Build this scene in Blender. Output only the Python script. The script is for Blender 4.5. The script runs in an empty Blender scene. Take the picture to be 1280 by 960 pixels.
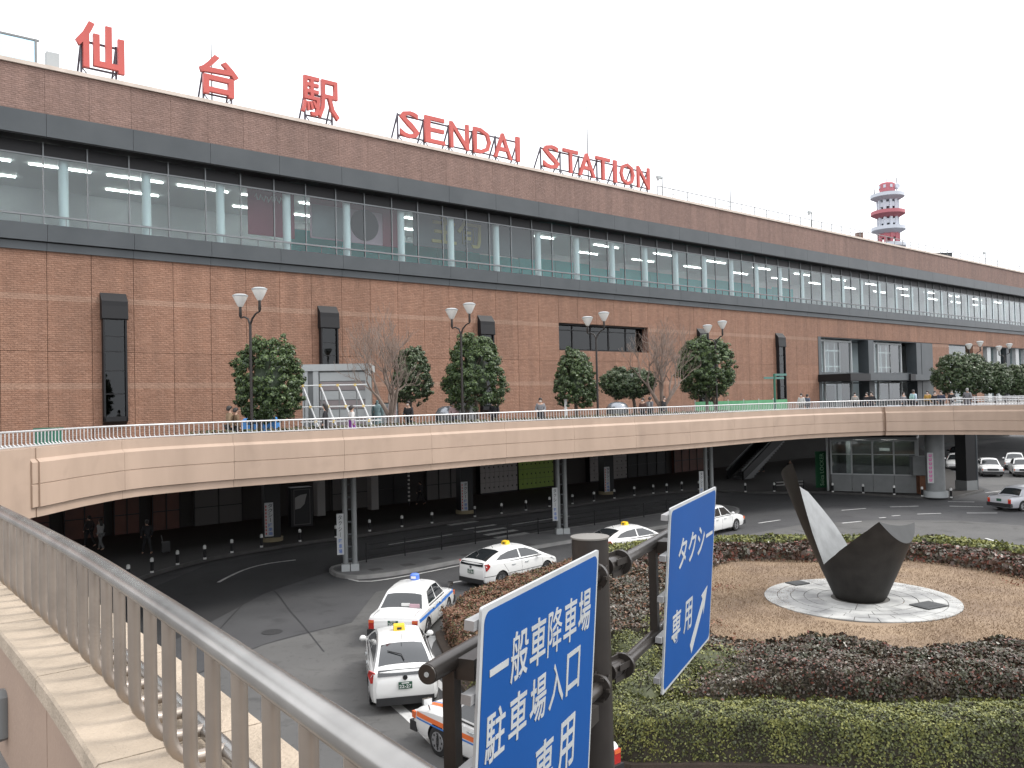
import bpy, bmesh, math, random
import numpy as np
from math import sin, cos, radians, pi, sqrt, atan2
from mathutils import Vector, Matrix
from mathutils.geometry import tessellate_polygon
random.seed(7); RNG = np.random.default_rng(7)
SC = bpy.context.scene; COL = SC.collection

# ------------------------------------------------------------------ camera
FPX, EYE, DECK = 1050.0, 7.5, 5.9
_p, _r = radians(1.146), radians(1.3)
CF = Vector((0, cos(_p), sin(_p)))
_R0 = Vector((1, 0, 0)); _U0 = Vector((0, -sin(_p), cos(_p)))
CR = _R0 * cos(_r) - _U0 * sin(_r); CU = _U0 * cos(_r) + _R0 * sin(_r)
CC = Vector((0, 0, EYE))
cam_d = bpy.data.cameras.new('camera'); cam = bpy.data.objects.new('camera', cam_d); COL.objects.link(cam)
cam_d.sensor_width = 36; cam_d.lens = FPX / 1280 * 36; cam_d.clip_start = .05; cam_d.clip_end = 3000
m = Matrix.Identity(4)
for i in range(3):
    m[i][0] = CR[i]; m[i][1] = CU[i]; m[i][2] = -CF[i]; m[i][3] = CC[i]
cam.matrix_world = m
SC.camera = cam

# ------------------------------------------------------------------ light
SUN_EL, SUN_AZ = radians(50), radians(84)      # azimuth measured clockwise from +Y (high, to the viewer's right)
W = bpy.data.worlds.new('World'); SC.world = W; W.use_nodes = True
nt = W.node_tree; nt.nodes.clear()
sky = nt.nodes.new('ShaderNodeTexSky'); sky.sky_type = 'NISHITA'; sky.sun_disc = False
sky.sun_elevation = SUN_EL; sky.sun_rotation = SUN_AZ; sky.air_density = 1.0; sky.dust_density = 3.0; sky.ozone_density = 1.0
hsv = nt.nodes.new('ShaderNodeHueSaturation'); hsv.inputs['Saturation'].default_value = .12
mixw = nt.nodes.new('ShaderNodeMix'); mixw.data_type = 'RGBA'; mixw.inputs[0].default_value = .72
mixw.inputs[7].default_value = (13.2, 13.35, 13.9, 1)      # even cloud cover over the clear sky
bg = nt.nodes.new('ShaderNodeBackground'); bg.inputs[1].default_value = .10
wo = nt.nodes.new('ShaderNodeOutputWorld')
nt.links.new(sky.outputs[0], hsv.inputs['Color']); nt.links.new(hsv.outputs[0], mixw.inputs[6])
nt.links.new(mixw.outputs[2], bg.inputs[0]); nt.links.new(bg.outputs[0], wo.inputs[0])
sd = bpy.data.lights.new('sun', 'SUN'); sd.energy = 1.15; sd.angle = radians(16); sd.color = (1, .965, .91)
so = bpy.data.objects.new('sun', sd); COL.objects.link(so)
sv = Vector((sin(SUN_AZ) * cos(SUN_EL), cos(SUN_AZ) * cos(SUN_EL), sin(SUN_EL)))
so.rotation_euler = sv.to_track_quat('Z', 'Y').to_euler(); so.location = sv * 60
SC.view_settings.view_transform = 'Standard'; SC.view_settings.look = 'None'
SC.view_settings.exposure = 0.88; SC.view_settings.gamma = 1
SC.view_settings.use_curve_mapping = False

# ------------------------------------------------------------------ survey helpers (a bearing from the viewpoint met with a real plane)
def ray(x, y): return CF + (x - 640) / FPX * CR - (y - 480) / FPX * CU
def G(x, y, z=0.0):
    d = ray(x, y); t = (z - EYE) / d.z; return CC + d * t
FA = radians(50.3); FU = Vector((sin(FA), cos(FA), 0)); FN = Vector((cos(FA), -sin(FA), 0)); FD = 47.0
FROT = atan2(FU.y, FU.x)
def onf(x, y, off=0):
    d = ray(x, y); t = (-FD + off) / (d.x * FN.x + d.y * FN.y); P = CC + d * t
    return P.x * FU.x + P.y * FU.y, P.z
def fworld(s, d, z): return Vector((0, 0, z)) + FU * s + FN * (-FD - d)
def at(x, Z, z): return Vector(((x - 640) / FPX * Z, Z, z))
def hz(x): return 501.0 - (x - 640) * .0227        # horizon row
def zat(x, y, Z): return EYE - (y - hz(x)) * Z / FPX

# ------------------------------------------------------------------ mesh helpers
class MB:
    def __init__(s): s.v = []; s.f = []; s.m = []
    def add(s, vs, fs, m=0):
        o = len(s.v); s.v += [tuple(p) for p in vs]
        for f in fs: s.f.append(tuple(i + o for i in f)); s.m.append(m)
        return s
    def box(s, c, d, rz=0, m=0, M=None):
        x, y, z = d[0] / 2, d[1] / 2, d[2] / 2
        P = [(-x, -y, -z), (x, -y, -z), (x, y, -z), (-x, y, -z), (-x, -y, z), (x, -y, z), (x, y, z), (-x, y, z)]
        if M is not None: P = [tuple(M @ Vector(p) + Vector(c)) for p in P]
        else:
            k, q = cos(rz), sin(rz); P = [(p[0] * k - p[1] * q + c[0], p[0] * q + p[1] * k + c[1], p[2] + c[2]) for p in P]
        return s.add(P, [(0, 3, 2, 1), (4, 5, 6, 7), (0, 1, 5, 4), (1, 2, 6, 5), (2, 3, 7, 6), (3, 0, 4, 7)], m)
    def bx(s, x0, x1, y0, y1, z0, z1, m=0): return s.box(((x0 + x1) / 2, (y0 + y1) / 2, (z0 + z1) / 2), (x1 - x0, y1 - y0, z1 - z0), 0, m)
    def beam(s, a, b, w, h, m=0):
        a = Vector(a); b = Vector(b); t = (b - a); L = t.length; t.normalize()
        up = Vector((0, 0, 1)) if abs(t.z) < .95 else Vector((1, 0, 0))
        r = t.cross(up).normalized(); q = r.cross(t)
        M = Matrix((t, r, q)).transposed()
        return s.box((a + b) / 2, (L, w, h), 0, m, M)
    def tube(s, pts, r, n=8, m=0, cap=True):
        P = [Vector(p) for p in pts]; k = len(P); rs = r if isinstance(r, (list, tuple)) else [r] * k
        rings = []; ref = None
        for i in range(k):
            t = (P[min(i + 1, k - 1)] - P[max(i - 1, 0)])
            t = t.normalized() if t.length > 1e-9 else Vector((0, 0, 1))
            if ref is None:
                ref = Vector((0, 0, 1)) if abs(t.z) < .9 else Vector((1, 0, 0))
            x = (ref - t * ref.dot(t));
            x = x.normalized() if x.length > 1e-6 else t.orthogonal().normalized()
            ref = x; y = t.cross(x)
            rings.append([P[i] + (x * cos(2 * pi * j / n) + y * sin(2 * pi * j / n)) * rs[i] for j in range(n)])
        return s.loft(rings, m, cap)
    def loft(s, rings, m=0, cap=True, closed=True):
        n = len(rings[0]); vs = [p for r in rings for p in r]; fs = []
        for i in range(len(rings) - 1):
            for j in range(n if closed else n - 1):
                a, b = i * n + j, i * n + (j + 1) % n; fs.append((a, b, b + n, a + n))
        if cap: fs.append(tuple(reversed(range(n)))); fs.append(tuple((len(rings) - 1) * n + j for j in range(n)))
        return s.add(vs, fs, m)
    def lathe(s, c, prof, n=16, m=0, cap=True):
        rings = [[(c[0] + r * cos(2 * pi * j / n), c[1] + r * sin(2 * pi * j / n), c[2] + z) for j in range(n)] for r, z in prof]
        return s.loft(rings, m, cap)
    def prism(s, poly, z0, z1, m=0, top=True, bot=True):
        poly = [(p[0], p[1]) for p in poly]
        ar = sum(poly[i][0] * poly[(i + 1) % len(poly)][1] - poly[(i + 1) % len(poly)][0] * poly[i][1] for i in range(len(poly)))
        if ar < 0: poly = poly[::-1]
        n = len(poly); vs = [(x, y, z0) for x, y in poly] + [(x, y, z1) for x, y in poly]
        fs = [(i, (i + 1) % n, (i + 1) % n + n, i + n) for i in range(n)]
        tri = tessellate_polygon([[Vector((x, y, 0)) for x, y in poly]])
        for t in tri:
            a, b, c = [Vector((poly[i][0], poly[i][1], 0)) for i in t]
            if (b - a).cross(c - a).z < 0: t = (t[0], t[2], t[1])
            if top: fs.append(tuple(i + n for i in t))
            if bot: fs.append((t[2], t[1], t[0]))
        return s.add(vs, fs, m)
    def plate(s, poly3, nrm, th, m=0):
        nrm = Vector(nrm).normalized() * th; n = len(poly3); A = [Vector(p) for p in poly3]
        vs = A + [p + nrm for p in A]
        fs = [tuple(range(n, 2 * n)), tuple(reversed(range(n)))] + [(i, (i + 1) % n, (i + 1) % n + n, i + n) for i in range(n)]
        return s.add(vs, fs, m)
    def mesh(s, name, mats, smooth=None, fix=False):
        me = bpy.data.meshes.new(name); me.from_pydata(s.v, [], s.f)
        if not isinstance(mats, (list, tuple)): mats = [mats]
        for q in mats: me.materials.append(q)
        if len(mats) > 1: me.polygons.foreach_set('material_index', s.m)
        if fix:
            b = bmesh.new(); b.from_mesh(me); bmesh.ops.recalc_face_normals(b, faces=b.faces); b.to_mesh(me); b.free()
        if smooth is not None:
            me.polygons.foreach_set('use_smooth', [True] * len(me.polygons)); me.set_sharp_from_angle(angle=radians(smooth))
        me.update(); return me
    def obj(s, name, mats, parent=None, smooth=None, loc=None, fix=False):
        return link(name, s.mesh(name, mats, smooth, fix), parent, loc)
def link(name, me, parent=None, loc=None, rz=None, kind=None):
    o = bpy.data.objects.new(name, me); COL.objects.link(o)
    if parent: o.parent = parent
    if loc is not None: o.location = loc
    if rz is not None: o.rotation_euler = (0, 0, rz)
    if kind: o['kind'] = kind
    return o
def tag(o, label, cat, group=None):
    o['label'] = label; o['category'] = cat
    if group: o['group'] = group
    return o
def thing(name, label, cat, loc=(0, 0, 0), rz=0, group=None):
    o = bpy.data.objects.new(name, None); COL.objects.link(o); o.empty_display_size = .2
    o.location = loc; o.rotation_euler = (0, 0, rz); return tag(o, label, cat, group)
def struct(o): o['kind'] = 'structure'; return o
def dup(root, loc, rz, label):
    def cp(o, p):
        c = o.copy(); COL.objects.link(c); c.parent = p
        for ch in o.children: cp(ch, c)
        return c
    r = cp(root, None); r.location = loc; r.rotation_euler = (0, 0, rz); r['label'] = label; return r
def quads(name, P, mats, parent=None, mi=None, kind=None):
    n = len(P); me = bpy.data.meshes.new(name)
    me.vertices.add(n * 4); me.vertices.foreach_set('co', P.astype(np.float32).ravel())
    me.loops.add(n * 4); me.loops.foreach_set('vertex_index', np.arange(n * 4, dtype=np.int32))
    me.polygons.add(n); me.polygons.foreach_set('loop_start', np.arange(0, n * 4, 4, dtype=np.int32))
    try: me.polygons.foreach_set('loop_total', np.full(n, 4, dtype=np.int32))
    except Exception: pass
    if not isinstance(mats, (list, tuple)): mats = [mats]
    for q in mats: me.materials.append(q)
    if mi is not None: me.polygons.foreach_set('material_index', mi.astype(np.int32))
    me.update(calc_edges=True); return link(name, me, parent, kind=kind)
def leafquads(P, N, size, jitter=.8, aspect=.6):
    n = len(P); N = N + RNG.normal(0, jitter, (n, 3)); N /= np.linalg.norm(N, axis=1)[:, None] + 1e-9
    a = RNG.normal(0, 1, (n, 3)); a -= N * (a * N).sum(1)[:, None]; a /= np.linalg.norm(a, axis=1)[:, None] + 1e-9
    b = np.cross(N, a); s = (size * RNG.uniform(.6, 1.3, n))[:, None] if np.isscalar(size) else (size * RNG.uniform(.6, 1.3, n))[:, None]
    a = a * s; b = b * s * aspect
    return np.stack([P - a, P - b, P + a, P + b], 1)
def smoothpath(pts, step):
    P = [Vector((*p[:2], 0)) for p in pts]; out = []
    for i in range(len(P) - 1):
        p0, p1, p2, p3 = P[max(i - 1, 0)], P[i], P[i + 1], P[min(i + 2, len(P) - 1)]
        for k in range(12):
            t = k / 12; out.append(.5 * ((2 * p1) + (p2 - p0) * t + (2 * p0 - 5 * p1 + 4 * p2 - p3) * t * t + (3 * p1 - p0 - 3 * p2 + p3) * t ** 3))
    out.append(P[-1]); return resample(out, step)
def resample(P, step):
    L = [0]
    for a, b in zip(P, P[1:]): L.append(L[-1] + (b - a).length)
    n = max(2, int(round(L[-1] / step))); out = []; j = 0
    for i in range(n + 1):
        d = L[-1] * i / n
        while j < len(P) - 2 and L[j + 1] < d: j += 1
        t = (d - L[j]) / max(1e-9, L[j + 1] - L[j]); out.append(P[j].lerp(P[j + 1], min(1, t)))
    return out
def normals2(P):       # right-hand normals along a path
    o = []
    for i in range(len(P)):
        t = (P[min(i + 1, len(P) - 1)] - P[max(i - 1, 0)]).normalized(); o.append(Vector((t.y, -t.x, 0)))
    return o
ORD = 'first second third fourth fifth sixth seventh eighth ninth tenth eleventh twelfth thirteenth fourteenth fifteenth sixteenth seventeenth eighteenth nineteenth twentieth'.split()
ORD += ['twenty-' + q for q in ORD[:9]] + ['thirtieth'] + ['thirty-' + q for q in ORD[:9]]

# ------------------------------------------------------------------ materials
def mat(name, c, rough=.6, c2=None, scale=3., metal=0., bump=0., bscale=None, spec=.5, emit=None, estr=0, stretch=None, detail=6, lo=.3, hi=.7, coat=0):
    M = bpy.data.materials.new(name); M.use_nodes = True; t = M.node_tree; b = t.nodes['Principled BSDF']
    b.inputs['Base Color'].default_value = (*c, 1); b.inputs['Roughness'].default_value = rough; b.inputs['Metallic'].default_value = metal
    b.inputs['Specular IOR Level'].default_value = spec; b.inputs['Coat Weight'].default_value = coat
    if emit: b.inputs['Emission Color'].default_value = (*emit, 1); b.inputs['Emission Strength'].default_value = estr
    if c2 or bump:
        g = t.nodes.new('ShaderNodeNewGeometry'); src = g.outputs['Position']
        if stretch:
            mp = t.nodes.new('ShaderNodeMapping'); mp.inputs['Scale'].default_value = stretch; t.links.new(src, mp.inputs[0]); src = mp.outputs[0]
    if c2:
        n = t.nodes.new('ShaderNodeTexNoise'); n.inputs['Scale'].default_value = scale; n.inputs['Detail'].default_value = detail
        r = t.nodes.new('ShaderNodeMapRange'); r.inputs[1].default_value = lo; r.inputs[2].default_value = hi
        x = t.nodes.new('ShaderNodeMix'); x.data_type = 'RGBA'; x.inputs[6].default_value = (*c, 1); x.inputs[7].default_value = (*c2, 1)
        t.links.new(src, n.inputs['Vector']); t.links.new(n.outputs[0], r.inputs[0]); t.links.new(r.outputs[0], x.inputs[0]); t.links.new(x.outputs[2], b.inputs['Base Color'])
    if bump:
        n2 = t.nodes.new('ShaderNodeTexNoise'); n2.inputs['Scale'].default_value = bscale or scale * 6; n2.inputs['Detail'].default_value = 4
        bp = t.nodes.new('ShaderNodeBump'); bp.inputs['Strength'].default_value = bump; bp.inputs['Distance'].default_value = .02
        t.links.new(src, n2.inputs['Vector']); t.links.new(n2.outputs[0], bp.inputs['Height']); t.links.new(bp.outputs[0], b.inputs['Normal'])
    return M
def leafmat(name, c, c2, scale=1.2, rough=.5, tr=.15):
    M = mat(name, c, rough, c2, scale, spec=.4); b = M.node_tree.nodes['Principled BSDF']
    b.inputs['Subsurface Weight'].default_value = 0; return M
def glassmat(name, tint, refl=1.0, rough=.02, ior=1.5):
    M = bpy.data.materials.new(name); M.use_nodes = True; t = M.node_tree; t.nodes.clear()
    o = t.nodes.new('ShaderNodeOutputMaterial'); tr = t.nodes.new('ShaderNodeBsdfTransparent'); tr.inputs[0].default_value = (*tint, 1)
    g = t.nodes.new('ShaderNodeBsdfGlossy'); g.inputs['Roughness'].default_value = rough; g.inputs[0].default_value = (.9, .93, .95, 1)
    f = t.nodes.new('ShaderNodeFresnel'); f.inputs[0].default_value = ior; ml = t.nodes.new('ShaderNodeMath'); ml.operation = 'MULTIPLY'; ml.inputs[1].default_value = refl; ml.use_clamp = True
    gm = t.nodes.new('ShaderNodeNewGeometry'); iv = t.nodes.new('ShaderNodeMath'); iv.operation = 'SUBTRACT'; iv.inputs[0].default_value = 1; t.links.new(gm.outputs['Backfacing'], iv.inputs[1])
    m2 = t.nodes.new('ShaderNodeMath'); m2.operation = 'MULTIPLY'; t.links.new(f.outputs[0], m2.inputs[0]); t.links.new(iv.outputs[0], m2.inputs[1])
    x = t.nodes.new('ShaderNodeMixShader'); t.links.new(m2.outputs[0], ml.inputs[0]); t.links.new(ml.outputs[0], x.inputs[0])
    t.links.new(tr.outputs[0], x.inputs[1]); t.links.new(g.outputs[0], x.inputs[2]); t.links.new(x.outputs[0], o.inputs[0]); return M
def brickmat(name, ca, cb, mortar, bands=()):
    M = bpy.data.materials.new(name); M.use_nodes = True; t = M.node_tree; b = t.nodes['Principled BSDF']; L = t.links
    g = t.nodes.new('ShaderNodeNewGeometry'); vr = t.nodes.new('ShaderNodeVectorRotate'); vr.rotation_type = 'Z_AXIS'; vr.inputs['Angle'].default_value = -FROT
    L.new(g.outputs['Position'], vr.inputs['Vector'])
    sp = t.nodes.new('ShaderNodeSeparateXYZ'); L.new(vr.outputs[0], sp.inputs[0])
    cb_ = t.nodes.new('ShaderNodeCombineXYZ'); L.new(sp.outputs[0], cb_.inputs[0]); L.new(sp.outputs[2], cb_.inputs[1])
    br = t.nodes.new('ShaderNodeTexBrick'); br.inputs['Scale'].default_value = 1; br.inputs['Brick Width'].default_value = .30; br.inputs['Row Height'].default_value = .105
    br.inputs['Mortar Size'].default_value = .012; br.inputs['Mortar Smooth'].default_value = .3; br.inputs['Bias'].default_value = 0
    br.inputs['Color1'].default_value = (*ca, 1); br.inputs['Color2'].default_value = (*cb, 1); br.inputs['Mortar'].default_value = (*mortar, 1)
    L.new(cb_.outputs[0], br.inputs['Vector'])
    n = t.nodes.new('ShaderNodeTexNoise'); n.inputs['Scale'].default_value = 2.2; n.inputs['Detail'].default_value = 9; n.inputs['Roughness'].default_value = .75; L.new(g.outputs['Position'], n.inputs['Vector'])
    r = t.nodes.new('ShaderNodeMapRange'); r.inputs[1].default_value = .3; r.inputs[2].default_value = .7; r.inputs[3].default_value = .85; r.inputs[4].default_value = 1.13; L.new(n.outputs[0], r.inputs[0])
    mx = t.nodes.new('ShaderNodeMix'); mx.data_type = 'RGBA'; mx.blend_type = 'MULTIPLY'; mx.inputs[0].default_value = 1
    L.new(br.outputs[0], mx.inputs[6]); L.new(r.outputs[0], mx.inputs[7]); col = mx.outputs[2]
    for z in bands:
        a = t.nodes.new('ShaderNodeMath'); a.operation = 'COMPARE'; a.inputs[1].default_value = z; a.inputs[2].default_value = .15; L.new(sp.outputs[2], a.inputs[0])
        k = t.nodes.new('ShaderNodeMath'); k.operation = 'MULTIPLY'; k.inputs[1].default_value = .55; L.new(a.outputs[0], k.inputs[0])
        q = t.nodes.new('ShaderNodeMix'); q.data_type = 'RGBA'; q.inputs[7].default_value = (.34, .215, .152, 1); L.new(k.outputs[0], q.inputs[0]); L.new(col, q.inputs[6]); col = q.outputs[2]
    oi = t.nodes.new('ShaderNodeObjectInfo'); orr = t.nodes.new('ShaderNodeMapRange'); orr.inputs[3].default_value = .93; orr.inputs[4].default_value = 1.06; L.new(oi.outputs['Random'], orr.inputs[0])
    mp = t.nodes.new('ShaderNodeMapping'); mp.inputs['Scale'].default_value = (1.6, 1.6, .10); L.new(vr.outputs[0], mp.inputs[0]); sn = t.nodes.new('ShaderNodeTexNoise'); sn.inputs['Scale'].default_value = 1.0; sn.inputs['Detail'].default_value = 7; L.new(mp.outputs[0], sn.inputs['Vector'])
    sr = t.nodes.new('ShaderNodeMapRange'); sr.inputs[1].default_value = .35; sr.inputs[2].default_value = .65; sr.inputs[3].default_value = .86; sr.inputs[4].default_value = 1.04; L.new(sn.outputs[0], sr.inputs[0])
    mm = t.nodes.new('ShaderNodeMath'); mm.operation = 'MULTIPLY'; L.new(orr.outputs[0], mm.inputs[0]); L.new(sr.outputs[0], mm.inputs[1])
    mv = t.nodes.new('ShaderNodeMix'); mv.data_type = 'RGBA'; mv.blend_type = 'MULTIPLY'; mv.inputs[0].default_value = 1; L.new(col, mv.inputs[6]); L.new(mm.outputs[0], mv.inputs[7]); col = mv.outputs[2]
    L.new(col, b.inputs['Base Color']); b.inputs['Roughness'].default_value = .75
    n3 = t.nodes.new('ShaderNodeTexNoise'); n3.inputs['Scale'].default_value = 7; n3.inputs['Detail'].default_value = 5; L.new(g.outputs['Position'], n3.inputs['Vector'])
    ad = t.nodes.new('ShaderNodeMath'); ad.operation = 'SUBTRACT'; L.new(n3.outputs[0], ad.inputs[0]); L.new(br.outputs[1], ad.inputs[1])
    bp = t.nodes.new('ShaderNodeBump'); bp.inputs['Strength'].default_value = .9; bp.inputs['Distance'].default_value = .05; L.new(ad.outputs[0], bp.inputs['Height']); L.new(bp.outputs[0], b.inputs['Normal'])
    return M
m_brick = brickmat('brick', (.248, .128, .080), (.288, .158, .104), (.215, .112, .072), (13.2, 8.75))
m_brick_up = brickmat('parapet_brick', (.222, .137, .108), (.255, .162, .132), (.195, .120, .096))
m_joint = mat('joint', (.15, .078, .055), .9)
m_metal_dk = mat('dark_cladding', (.045, .053, .058), .45, (.06, .068, .073), .6, spec=.4)
m_black = mat('black_metal', (.011, .011, .012), .5, spec=.3)
m_frame = mat('window_frame', (.16, .17, .175), .4, metal=.3)
m_glass = glassmat('band_glass', (.78, .84, .845), 1.35)
m_glass_dk = glassmat('dark_glass', (.18, .20, .20), .9)
m_white = mat('white_paint', (.72, .72, .70), .5, (.62, .62, .60), 2)
m_col_in = mat('interior_column', (.80, .81, .80), .6)
m_ceil = mat('interior_ceiling', (.70, .71, .72), .8)
m_wall_in = mat('interior_wall', (.58, .60, .61), .8, (.48, .50, .51), .3)
m_teal = mat('teal_board', (.04, .50, .47), .6, (.08, .58, .54), .8)
m_tube = mat('light_tube', (.9, .9, .9), .5, emit=(1, .98, .93), estr=13)
m_coping = mat('coping', (.62, .54, .47), .8, (.5, .43, .37), 1.5)
m_fascia = mat('fascia_paint', (.42, .310, .236), .62, (.36, .265, .20), .9, stretch=(1.3, 1.3, .25), bump=.05, bscale=14)
m_stone = mat('coping_stone', (.44, .36, .275), .85, (.33, .27, .205), 5, bump=.5, bscale=70, lo=.35, hi=.65)
m_wallpanel = mat('parapet_panel', (.33, .235, .175), .75, (.29, .205, .155), 2, bump=.15, bscale=40)
m_deckfloor = mat('deck_paving', (.21, .20, .19), .85, (.16, .155, .15), 1.5)
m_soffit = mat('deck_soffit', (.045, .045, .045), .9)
m_steel = mat('brushed_steel', (.42, .41, .39), .27, (.24, .235, .225), 4, metal=.92, stretch=(1, 1, .2))
m_steelfar = mat('railing_steel', (.62, .62, .62), .38, (.52, .52, .52), 3, metal=.55)
m_picket = mat('picket_steel', (.37, .315, .265), .36, (.28, .24, .205), 6, metal=.7)
m_asph = mat('asphalt', (.070, .070, .072), .88, (.050, .050, .052), .28, bump=.35, bscale=120)
def stain(M, lo, hi, f, sc):
    t = M.node_tree; b = t.nodes['Principled BSDF']; src = b.inputs['Base Color'].links[0].from_socket; g = t.nodes.new('ShaderNodeNewGeometry'); n = t.nodes.new('ShaderNodeTexNoise'); n.inputs['Scale'].default_value = sc; n.inputs['Detail'].default_value = 5; n.inputs['Distortion'].default_value = .6; t.links.new(g.outputs['Position'], n.inputs['Vector'])
    r = t.nodes.new('ShaderNodeMapRange'); r.inputs[1].default_value = lo; r.inputs[2].default_value = hi; r.inputs[3].default_value = 1; r.inputs[4].default_value = f; t.links.new(n.outputs[0], r.inputs[0]); x = t.nodes.new('ShaderNodeMix'); x.data_type = 'RGBA'; x.blend_type = 'MULTIPLY'; x.inputs[0].default_value = 1; t.links.new(src, x.inputs[6]); t.links.new(r.outputs[0], x.inputs[7]); t.links.new(x.outputs[2], b.inputs['Base Color'])
m_asph2 = mat('asphalt_light', (.112, .110, .106), .9, (.082, .081, .079), .3, bump=.35, bscale=120)
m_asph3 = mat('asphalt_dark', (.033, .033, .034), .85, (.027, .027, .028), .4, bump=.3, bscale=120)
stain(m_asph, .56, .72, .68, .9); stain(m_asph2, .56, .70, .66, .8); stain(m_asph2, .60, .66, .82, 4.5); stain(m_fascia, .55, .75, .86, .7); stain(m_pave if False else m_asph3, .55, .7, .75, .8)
m_line = mat('road_paint', (.62, .62, .60), .8, (.42, .42, .41), 3.5)
m_pave = mat('pavement', (.17, .17, .168), .9, (.13, .13, .13), 1.2, bump=.2, bscale=50)
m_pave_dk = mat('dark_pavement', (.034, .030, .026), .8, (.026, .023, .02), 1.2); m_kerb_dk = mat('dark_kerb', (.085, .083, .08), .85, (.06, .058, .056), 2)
m_kerb = mat('kerb_concrete', (.28, .275, .265), .9, (.2, .2, .195), 2)
m_conc = mat('concrete', (.33, .325, .31), .9, (.25, .245, .235), 1.8, bump=.2, bscale=30)
m_dirt = mat('soil', (.075, .055, .04), .95, (.05, .038, .03), 2, bump=.5, bscale=20)
m_grass = mat('dry_grass', (.29, .21, .138), .95, (.195, .138, .095), .45, bump=.6, bscale=40, lo=.38, hi=.66)
m_blade = mat('dry_grass_blade', (.34, .25, .165), .9, (.22, .155, .105), .8)
m_red = mat('sign_red', (.50, .105, .09), .5, (.45, .095, .08), 1, spec=.3)
m_rust = mat('sign_frame_steel', (.09, .085, .105), .6)
m_tow_r_haze = mat('tower_red_hazed', (.42, .13, .15), .6); m_tow_w_haze = mat('tower_white_hazed', (.52, .55, .60), .6)  # distance haze put into both tower colours, paler and less saturated
m_bark = mat('bark', (.14, .115, .095), .95, (.09, .075, .06), 6, bump=.5, bscale=25)
m_barkpale = mat('pale_bark', (.23, .18, .15), .95, (.16, .125, .105), 5)
m_pole = mat('lamp_post_paint', (.03, .026, .024), .4, metal=.4)
m_shade = mat('lamp_glass', (.66, .65, .62), .25)
m_rim = mat('steel_rim', (.42, .42, .43), .35, metal=.8); m_tyre = mat('tyre', (.016, .016, .016), .8)
m_cwhite = mat('car_white', (.74, .74, .72), .22, coat=.6); m_csilver = mat('car_silver', (.50, .51, .54), .28, metal=.35, coat=.6)
m_carglass = mat('car_glass', (.018, .021, .023), .04, spec=.9); m_trim = mat('car_trim', (.02, .02, .021), .5)
m_tail = mat('tail_light', (.38, .018, .014), .2, coat=.5); m_head = mat('head_light', (.6, .62, .64), .1, coat=.5); m_amber = mat('indicator', (.62, .13, .04), .25)
m_plate = mat('plate_green', (.02, .075, .045), .5); m_chrome = mat('chrome', (.7, .7, .7), .12, metal=1)
m_yel = mat('lamp_yellow', (.80, .52, .03), .4); m_blu = mat('lamp_blue', (.10, .20, .62), .35)
m_stripe_o = mat('stripe_orange', (.70, .15, .035), .35); m_stripe_b = mat('stripe_blue', (.04, .17, .52), .35)
m_signblue = mat('sign_blue', (.004, .070, .270), .5, (.0035, .060, .235), .6, spec=.25); m_signwhite = mat('sign_white', (.45, .465, .465), .5, (.38, .395, .395), 3)
m_alu = mat('sign_back', (.36, .36, .36), .5, metal=.5); m_gantry = mat('gantry_paint', (.052, .045, .040), .34, (.04, .035, .031), 5, metal=.35)
m_sculpt = mat('sculpture_stone', (.013, .012, .011), .55, (.026, .024, .022), 2.2, spec=.3, bump=.15, bscale=18)
m_sculpt_in = mat('sculpture_inner', (.25, .26, .26), .5, (.15, .155, .155), 1.6, bump=.1, bscale=15)
m_sculpt_cap = mat('sculpture_cut', (.040, .043, .043), .6, (.030, .032, .032), 2)
m_plinth = mat('plinth_stone', (.46, .46, .44), .85, (.27, .27, .265), 1.1, bump=.2, bscale=20, lo=.38, hi=.62)
m_plinthj = mat('plinth_joint', (.12, .115, .105), .95)
m_grey = mat('grey_steel', (.20, .21, .21), .5, (.17, .18, .18), 2); m_ltgrey = mat('light_grey', (.38, .40, .40), .6)
m_tarp = mat('blue_tarp', (.06, .25, .60), .5); m_green = mat('green_sheet', (.06, .22, .10), .7, (.10, .30, .15), 2); m_signgreen = mat('green_post', (.02, .12, .075), .45)
m_bronze = mat('bronze', (.17, .25, .26), .6)
# ================================================================== GROUND
b = MB(); b.bx(-900, 900, -300, 1500, -.5, 0); struct(b.obj('ground', m_asph))
def sheet(name, px, z, mt, kind='structure'):
    P = [G(x, y, 0) for x, y in px]; b = MB(); b.prism([(p.x, p.y) for p in P], z - .003, z); o = b.obj(name, mt); o['kind'] = kind; return o
# light and dark resurfaced lanes
sheet('road_patch', [(60, 900), (215, 858), (330, 806), (440, 778), (470, 740), (545, 725), (575, 760), (545, 840), (560, 960), (300, 1200), (-60, 1100)], .004, m_asph2)
sheet('road_patch', [(905, 690), (935, 668), (1000, 656), (1090, 650), (1200, 651), (1420, 668), (1500, 720), (1380, 760), (1250, 720), (1000, 690)], .004, m_asph2)
sheet('road_patch', [(1205, 600), (1235, 598), (1330, 575), (1420, 590), (1420, 606), (1250, 618)], .0045, m_asph2)
sheet('road_patch', [(150, 752), (258, 706), (378, 685), (520, 664), (720, 638), (880, 620), (880, 640), (740, 662), (560, 688), (455, 708), (405, 716), (330, 742), (240, 790), (150, 830)], .004, m_asph3)
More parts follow.
